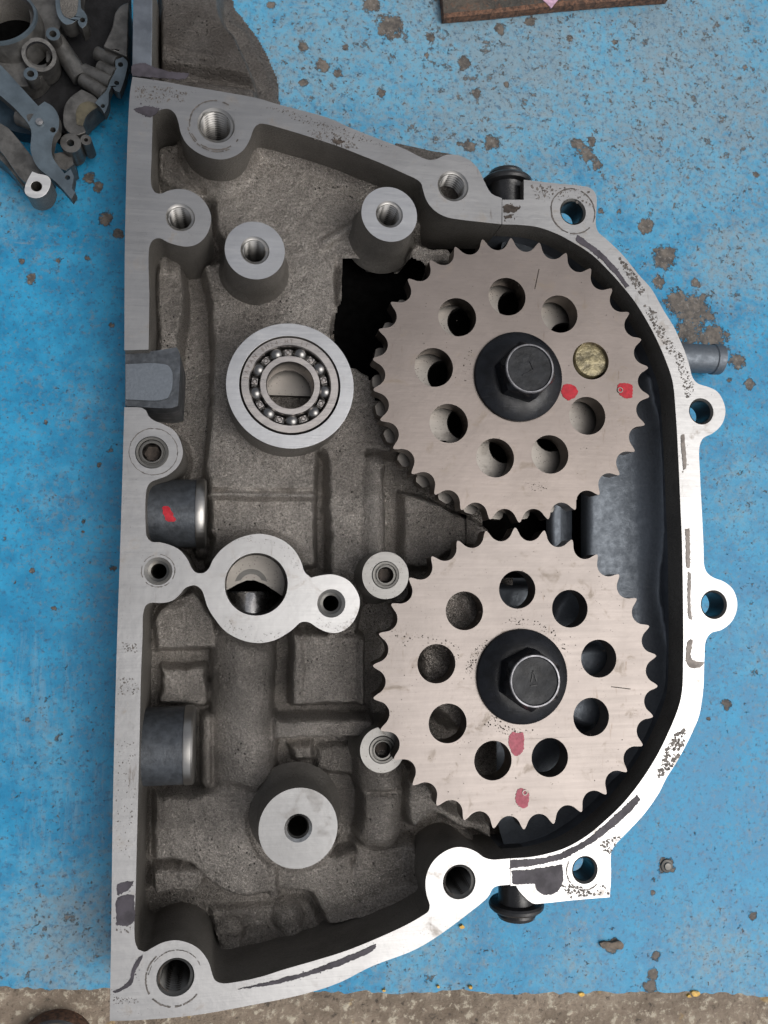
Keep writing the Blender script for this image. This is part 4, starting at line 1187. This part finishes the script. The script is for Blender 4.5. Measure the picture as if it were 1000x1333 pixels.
ball = bpy.data.meshes.new('ball'); bm.to_mesh(ball); bm.free()
ball.polygons.foreach_set('use_smooth', [True] * len(ball.polygons)); ball.materials.append(M['ball_steel'])
mb = MB()
lathe(mb, (0, 0, 0), [(3.3*s, -0.012), (3.3*s, 0), (2.4*s, 0.002), (1.9*s, -0.001), (0, -0.001)], 'race_steel', 14)
rivm = None
off = Vector(parent_loc(bearing)); rm = 45.6 * s
cage = MB(); NB = 9; seg = 180
for zz, sgn in ((-0.028, 1),):
    vs = []; 
    for i in range(seg):
        a = 2 * PI * i / seg + math.radians(-87)
        t = (i / seg * NB) % 1.0
        d = abs(t - 0.5) * 2                       # 1 at a ball, 0 between two balls
        lift = 0.026 * max(0.0, (d - 0.42) / 0.58) ** 0.6
        for w in (-3.6, 3.6): vs.append((bc.x + (rm + w * s) * math.cos(a), bc.y + (rm + w * s) * math.sin(a), zb + zz + lift * 0.0 - 0.004 - 0.02 * max(0.0, (d - 0.42) / 0.58)))
    fs = [(2 * i, 2 * ((i + 1) % seg), 2 * ((i + 1) % seg) + 1, 2 * i + 1) for i in range(seg) if 0.02 < 1 - abs(((i / seg * NB) % 1.0) - 0.5) * 2 and abs(((i / seg * NB) % 1.0) - 0.5) < 0.27]
    n0 = len(vs); vs += [(v[0], v[1], v[2] - 0.008) for v in vs]
    fs += [tuple(q + n0 for q in reversed(f)) for f in fs]
    cage.add(vs, fs, 'cage_steel')
cage_o = sub(cage.build('cage', bearing, 40), bearing)
for i in range(NB):
    a = math.radians(-87) + 2 * PI * i / NB
    o = bpy.data.objects.new('ball', ball); COL.objects.link(o); o.parent = bearing
    o.location = Vector((bc.x + rm * math.cos(a), bc.y + rm * math.sin(a), zb - 0.031)) - off
    a2 = a + PI / NB
    if rivm is None:
        ro = mb.build('rivet', None, 30); rivm = ro.data
        # square pad under the rivet head
        o2 = ro
    else:
        o2 = bpy.data.objects.new('rivet', rivm); COL.objects.link(o2)
    o2.parent = cage_o; o2.location = Vector((bc.x + rm * math.cos(a2), bc.y + rm * math.sin(a2), zb - 0.024)) - off
    pm = MB(); q = 3.7 * s
    ca, sa = math.cos(a2), math.sin(a2); P4 = []
    for (u, v) in ((-q, -q), (q, -q), (q, q), (-q, q)):
        P4.append(Vector((bc.x + rm * ca + u * ca - v * sa, bc.y + rm * sa + u * sa + v * ca, zb - 0.0275)))
    prism_w(pm, [P4], zb - 0.036, 'race_steel', 'cage_steel'); pm.build('cage_pad', cage_o, 30)
# stamped characters round the outer ring
def letters(txt, a0, da, r, size):
    for i, ch in enumerate(txt):
        if ch == ' ': continue
        cu = bpy.data.curves.new('letter', 'FONT'); cu.body = ch; cu.size = size; cu.align_x = 'CENTER'; cu.align_y = 'CENTER'; cu.extrude = 0.0004
        ob = bpy.data.objects.new('letter', cu)
        dg = bpy.context.evaluated_depsgraph_get()
        COL.objects.link(ob); dg.update()
        me = bpy.data.meshes.new_from_object(ob.evaluated_get(dg)); bpy.data.objects.remove(ob)
        me.name = 'stamped_letter'; me.materials.clear(); me.materials.append(M['stamp_ink'])
        o = bpy.data.objects.new('stamped_letter', me); COL.objects.link(o); o.parent = bearing
        a = math.radians(a0 - i * da)
        o.location = Vector((bc.x + r * math.cos(a), bc.y + r * math.sin(a), zb + 0.0004)) - off
        o.rotation_euler = (0, 0, a - PI / 2)
letters('JAPAN', 172, 7.5, 57.6 * s, 0.021)
letters('8H24 HT 11', 128, 6.6, 57.6 * s, 0.021)

# ------------------------------------------------------------------ screws in the rim and bosses
def screw(px, py, z, r, label):
    c = U(px, py, z); R = RW(px, py, r, z)
    root = thing('socket_screw', label, 'screw', (c.x, c.y, z - 0.06), 'flush socket screws in the housing')
    mb = MB()
    lathe(mb, (c.x, c.y, z), [(R, -0.05), (R, 0.001), (R * 0.94, 0.004), (R * 0.80, 0.0035), (R * 0.76, -0.004), (R * 0.70, -0.004), (R * 0.68, 0.003), (R * 0.58, 0.003), (R * 0.54, -0.014)], 'dull_steel', 48)
    hd = sub(mb.build('screw_head', root, 28), root)
    mb = MB(); vs = []; n = 48
    for q, h in ((1.0, -0.012), (0.94, -0.03), (0.90, -0.032)):
        for i in range(n):
            a = 2 * PI * i / n
            rr = R * 0.545 * (0.93 + 0.07 * math.cos(6 * a)) * q
            vs.append((c.x + rr * math.cos(a), c.y + rr * math.sin(a), z + h))
    fs = [(k * n + i, (k + 1) * n + i, (k + 1) * n + (i + 1) % n, k * n + (i + 1) % n) for k in range(2) for i in range(n)]
    mb.add(vs, fs, 'dull_steel'); o = len(mb.v) - n
    mb.f.append(tuple(o + i for i in range(n))); mb.mi.append(mb.slot('soot'))
    mb.build('socket', hd, 30)
screw(198, 589, 0.0, 21.5, 'flush socket screw set in the left rim above the red dab')
screw(502, 748.5, -0.02, 18, 'flush socket screw in the small boss left of where the sprockets meet')
screw(498, 976, -0.13, 18, 'flush socket screw in the boss half hidden by the lower sprocket')

# ------------------------------------------------------------------ rubber plugs in the case joint
def plug(px, py, z, sgn, label, stretch=1.0):
    c = U(px, py, z)
    o = thing('rubber_plug', label, 'rubber plug', (c.x, c.y, z - 0.08), 'black rubber plugs in the joint')
    def L(nm, prof, par=o):
        mb = MB(); lathe(mb, (c.x, c.y, z), [(r, h * sgn) for r, h in prof], 'rubber', 56, 'Y', True)
        if sgn < 0: mb.f = [f[::-1] for f in mb.f]
        return mb.build(nm, par, 32)
    L('neck', [(0.066, -0.17), (0.066, 0.0), (0.072, 0.02)])
    L('flange', [(0.072, 0.016), (0.098, 0.018), (0.103, 0.026), (0.102, 0.036), (0.094, 0.044), (0.07, 0.048)])
    L('cap', [(0.064, 0.046), (0.072, 0.05), (0.074, 0.062), (0.068, 0.074), (0.05, 0.078)])
    return o
plug(659, 249, -0.10, 1, 'upper black rubber plug poking out of the joint of the rim')
plug(672, 1166, -0.10, -1, 'lower black rubber plug poking out below the rim joint')
for (pts, zt) in (([(634,258),(682,262),(682,292),(634,290)], -0.085), ([(640,1118),(700,1118),(700,1152),(646,1152)], -0.085)):
    mb = MB(); prism_w(mb, [W(pts, zt)], -0.33, 'cast_dark', 'cast_dark'); mb.build('joint_block', housing, 30)

# ------------------------------------------------------------------ small things on the ground
rv = U(868, 1127, ZT)
mb = MB(); lathe(mb, (rv.x, rv.y, ZT), [(0.030, -0.004), (0.026, 0.004), (0.017, 0.007), (0.014, 0.012), (0.0, 0.014)], 'dull_steel', 28)
tag(mb.build('rivet_head', None, 40), 'small dull rivet head sunk in the blue paint right of the housing', 'rivet')
mb = MB(); cl = [(781,1228),(788,1226),(797,1227.5),(806,1225),(812,1229),(811,1235),(803,1236),(794,1233.5),(785,1235)]
prism_w(mb, [W(smooth(cl, 2.5, 80), ZT + 0.012)], ZT - 0.004, 'mud', 'mud')
tag(mb.build('mud_flake', None, 40, 0.004, 2), 'small dry brown mud flake on the blue strip', 'mud flake')
mb = MB(); rnd = random.Random(12)
for (x, y, R) in ((602,1207,3.6),(758,1295,4.5),(906,1294,6.0),(571,1285,2.4),(613,1286,3.0),(898,1297,3.0),(500,1290,2.5)):
    prism_w(mb, [W([(x + R * rnd.uniform(0.6, 1.2) * math.cos(t), y + 0.7 * R * rnd.uniform(0.6, 1.2) * math.sin(t)) for t in np.linspace(0, 2 * PI, 10)[:-1]], ZT + 0.009)], ZT - 0.004, 'yellow_paint', 'yellow_paint')
o = mb.build('paint_flecks', None, 0); o['kind'] = 'stuff'
# rusty bar at the top edge
bl = U(700, 10, ZT)
bar = thing('steel_bar', 'rusty dark flat steel bar at the top edge of the blue ground', 'steel bar', (bl.x, bl.y, ZT + 0.004))
mb = MB(); prism_w(mb, [W([(570,-60),(578,23),(640,18),(720,9),(800,2),(872,-3),(872,-80)], ZT + 0.045)], ZT + 0.004, 'rusty_plate', 'rust_edge')
mb.build('bar_body', bar, 30, 0.008)
mb = MB(); rp = []
rnd = random.Random(3)
E0 = [(578,23),(600,21.3),(640,17.5),(680,13.3),(720,8.5),(760,5),(800,1.8),(872,-3.5)]
up = [(x, y - 5 - rnd.uniform(0, 2)) for x, y in E0]
prism_w(mb, [W(smooth(E0 + up[::-1], 5, 60), ZT + 0.0475)], ZT + 0.043, 'rust_edge', 'rust_edge'); mb.build('rust_scale', bar, 30)
mb = MB(); prism_w(mb, [W([(703,-4),(718,10.5),(731,-6)], ZT + 0.0495)], ZT + 0.043, 'lavender_paint', 'lavender_paint')
mk = mb.build('paint_mark', bar, 30); mk['label'] = 'pale pink painted wedge'
# dark round cap at the lower left
cp = U(69, 1375, ZT); rc = RW(69, 1340, 51, ZT)
capo = thing('round_cap', 'dark round cap on the concrete at the lower left corner', 'cap', (cp.x, cp.y, ZT - 0.05))
mb = MB(); lathe(mb, (cp.x, cp.y, ZT - 0.05), [(rc * 1.02, 0.0), (rc * 1.03, 0.05), (rc, 0.07), (rc * 0.93, 0.075), (rc * 0.9, 0.06), (rc * 0.5, 0.05), (0, 0.05)], 'cap_rubber', 64, mats=['rust_edge', 'rust_edge', 'rubber', 'rubber', 'cap_rubber', 'cap_rubber'])
mb.build('cap_body', capo, 30)

# ------------------------------------------------------------------ second casting, top left corner
ol = U(60, 120, ZT)
oc = thing('engine_part', 'dusty grey cast engine part with open ports in the top left corner', 'engine part', (ol.x, ol.y, ZT + 0.004))
def ez(z): return ZT + (z + 0.78) * 0.46
def plate(name, pts, z, z0, m='other_cast', ms=None, holes=(), bev=0.008, step=4):
    z = ez(z); z0 = ez(z0) if z0 > -0.77 and z0 != ZT + 0.006 and z0 != ZT + 0.01 else z0
    mb = MB(); prism_w(mb, [W(smooth(pts, step, 55), z)] + [circ(h[0], h[1], h[2], z, 28) for h in holes], z0, m, ms or 'other_cast')
    return sub(mb.build(name, oc, 32, bev), oc)
def tube(name, p0, z0, p1, z1, r0, r1, m='other_cast', n=32, cap=True):
    z0 = ez(z0); z1 = ez(z1)
    a = U(*p0, z0); b = U(*p1, z1); d = (b - a); L = d.length; q = d.to_track_quat('Z', 'Y')
    mb = MB(); lathe(mb, (0, 0, 0), [(0, 0), (r0, 0), (r1, L), (0, L)] if cap else [(r0, 0), (r1, L)], m, n)
    mb.v = [tuple(a + q @ Vector(v)) for v in mb.v]
    return sub(mb.build(name, oc, 32), oc)
def port(name, p, z, r, rin, tilt, depth=0.2, m='other_face', inner='cast_side'):
    z = ez(z); depth *= 0.52
    a = U(*p, z); q = Vector(tilt).normalized().to_track_quat('Z', 'Y')
    mb = MB(); lathe(mb, (0, 0, 0), [(r * 1.1, -depth), (r, -0.01), (r * 0.98, 0), (rin, 0), (rin * 0.96, -0.012), (rin * 0.9, -depth)], m, 48, mats=['other_cast', m, m, 'worn_edge', inner])
    mb.v = [tuple(a + q @ Vector(v)) for v in mb.v]
    o = sub(mb.build(name, oc, 32), oc)
    mb = MB(); mb.v = [tuple(a + q @ Vector((rin * 0.91 * math.cos(t), rin * 0.91 * math.sin(t), -depth * 0.9))) for t in np.linspace(0, 2 * PI, 33)[:-1]]
    mb.f = [tuple(range(32))]; mb.mi = [mb.slot('void_black')]; mb.build('port_depth', o, 0)  # flat disc, the dark inside of the port painted on it
    return o
plate('base_block', [(-60,-60),(168,-60),(166,60),(150,105),(118,120),(100,150),(112,178),(98,190),(70,175),(40,150),(-60,60)], -0.62, ZT + 0.006, 'gap_shade', 'gap_shade')  # coloured near-black to paint the shade between the parts above
plate('head_block', [(-60,-60),(84,-60),(84,10),(76,40),(62,60),(58,95),(36,112),(-60,86)], -0.42, -0.61, 'other_cast', None, [(2,22,36),(51,71,14.5)])
port('large_port', (2, 22), -0.33, 0.13, 0.118, (-0.15, 0.25, 1), 0.22)
port('round_port', (51, 71), -0.33, 0.062, 0.047, (0.12, -0.15, 1), 0.2, 'other_cast')
for (x, y) in ((40, 96), (69, 44)):
    mb = MB(); prism_w(mb, [circ(x, y, 9, ez(-0.32), 28), circ(x, y, 4.5, ez(-0.32), 20)], ez(-0.44), 'other_face', 'other_cast')
    mb.build('bolt_ear', oc, 32, 0.004)
plate('oval_flange', [(72,-30),(73,12),(77,24),(86,32),(95,30),(100,26),(103,33),(107,37),(112,33),(114,24),(110,15),(106,11),(107,-30)], -0.30, -0.46, 'other_face', None, [(107.5,26,3.2)])
mb = MB(); prism_w(mb, [W(smooth([(79,-30),(79,10),(84,21),(91,24),(98,20),(101,10),(103,-30)], 3), ez(-0.2985) + 0.002)], ez(-0.31), 'cast_side', 'cast_side'); mb.build('oval_port', oc, 30)
tube('cross_tube', (72, 52), -0.48, (106, 102), -0.52, 0.035, 0.036)
plate('round_body', [(168,2),(158,6),(150,16),(146,34),(138,52),(134,60),(166,74)], -0.38, -0.64, 'other_cast')
for k, (x0, y0, x1, y1) in enumerate(((127,70,154,82),(131,88,152,98),(110,92,146,108),(108,104,138,124))):
    tube('cast_rib', (x0, y0), -0.50, (x1, y1), -0.44, 0.026, 0.026)
plate('joint_face', [(150,78),(160,74),(166,80),(164,96),(160,110),(156,120),(150,118),(146,112),(142,120),(141,136),(136,148),(131,140),(124,134),(130,126),(138,118),(144,104),(150,92)], -0.40, -0.50, 'other_face', None, [(157,84,3.2),(152,108,3),(134,138,2.6)], 0.004, 3)
plate('arch_body', [(84,138),(92,126),(106,116),(122,124),(132,134),(122,142),(112,152),(108,160),(112,172),(98,176),(84,166)], -0.46, -0.70, 'other_cast')
mb = MB(); prism_w(mb, [W(smooth([(99,146),(104,136),(116,132),(130,138),(120,144),(112,152),(108,164),(100,162)], 3), ez(-0.46) + 0.003)], ez(-0.5), 'cap_rubber', 'other_cast'); mb.build('arch_bore', oc, 32)
for (x, y, r) in ((92, 186, 13), (112, 182, 7)):
    mb = MB(); prism_w(mb, [circ(x, y, r, ez(-0.44), 32), circ(x, y, r * 0.36, ez(-0.44), 20)], ez(-0.66), 'other_cast', 'other_cast'); o = mb.build('bolt_boss', oc, 32, 0.006)
mb = MB(); prism_w(mb, [W(smooth([(70,200),(92,196),(96,214),(86,222),(70,216)], 4), ez(-0.52))], ZT + 0.01, 'other_cast', 'other_cast'); mb.build('foot_block', oc, 32, 0.01)
plate('frame_face', [(-40,50),(0,84),(30,116),(50,138),(58,132),(68,138),(76,150),(76,168),(70,178),(68,202),(84,226),(92,220),(96,230),(94,246),(98,250),(93,259),(74,238),(48,216),(40,196),(40,168),(24,146),(0,124),(-40,92)], -0.30, -0.40, 'other_face', 'other_cast', [(69,169,3.6),(88,231,3.2)], 0.005, 3)
mb = MB(); c0 = U(52, 160, ez(-0.30)); lathe(mb, (c0.x, c0.y, ez(-0.30)), [(0.014, 0), (0.013, 0.01), (0.0, 0.012)], 'shaft_steel', 16); mb.build('stud', oc, 30)
tube('side_knuckle', (26, 152), -0.40, (46, 160), -0.36, 0.032, 0.034)
plate('shade_panel', [(-60,84),(20,144),(44,164),(44,176),(10,168),(-60,128)], -0.62, ZT + 0.006, 'shade_blue', 'shade_blue')  # added sheet; its dark blue paints the shaded area left of the frame
plate('lower_web', [(-60,90),(0,160),(10,166),(44,206),(68,232),(60,240),(34,238),(0,196),(-60,140)], -0.44, -0.60, 'other_cast')
plate('lower_rail', [(-60,150),(0,192),(36,236),(30,244),(0,208),(-60,170)], -0.52, ZT + 0.01, 'other_cast')
mb = MB(); prism_w(mb, [W(smooth([(32,246),(34,238),(38,230),(42,223),(50,226),(62,229),(66,234),(64,246),(58,254),(48,258),(38,256),(33,252)], 3, 60), ez(-0.20)), circ(47.5, 242.5, 7, ez(-0.20), 28)], ez(-0.42), 'bright_cut', 'cast_side')
lb = sub(mb.build('bright_boss', oc, 32, 0.005), oc)
mb = MB(); bore(mb, 47.5, 242.5, 7, ez(-0.20), 0.11, 'cast_side', 28, blind='void_black'); mb.build('boss_hole', lb, 30)
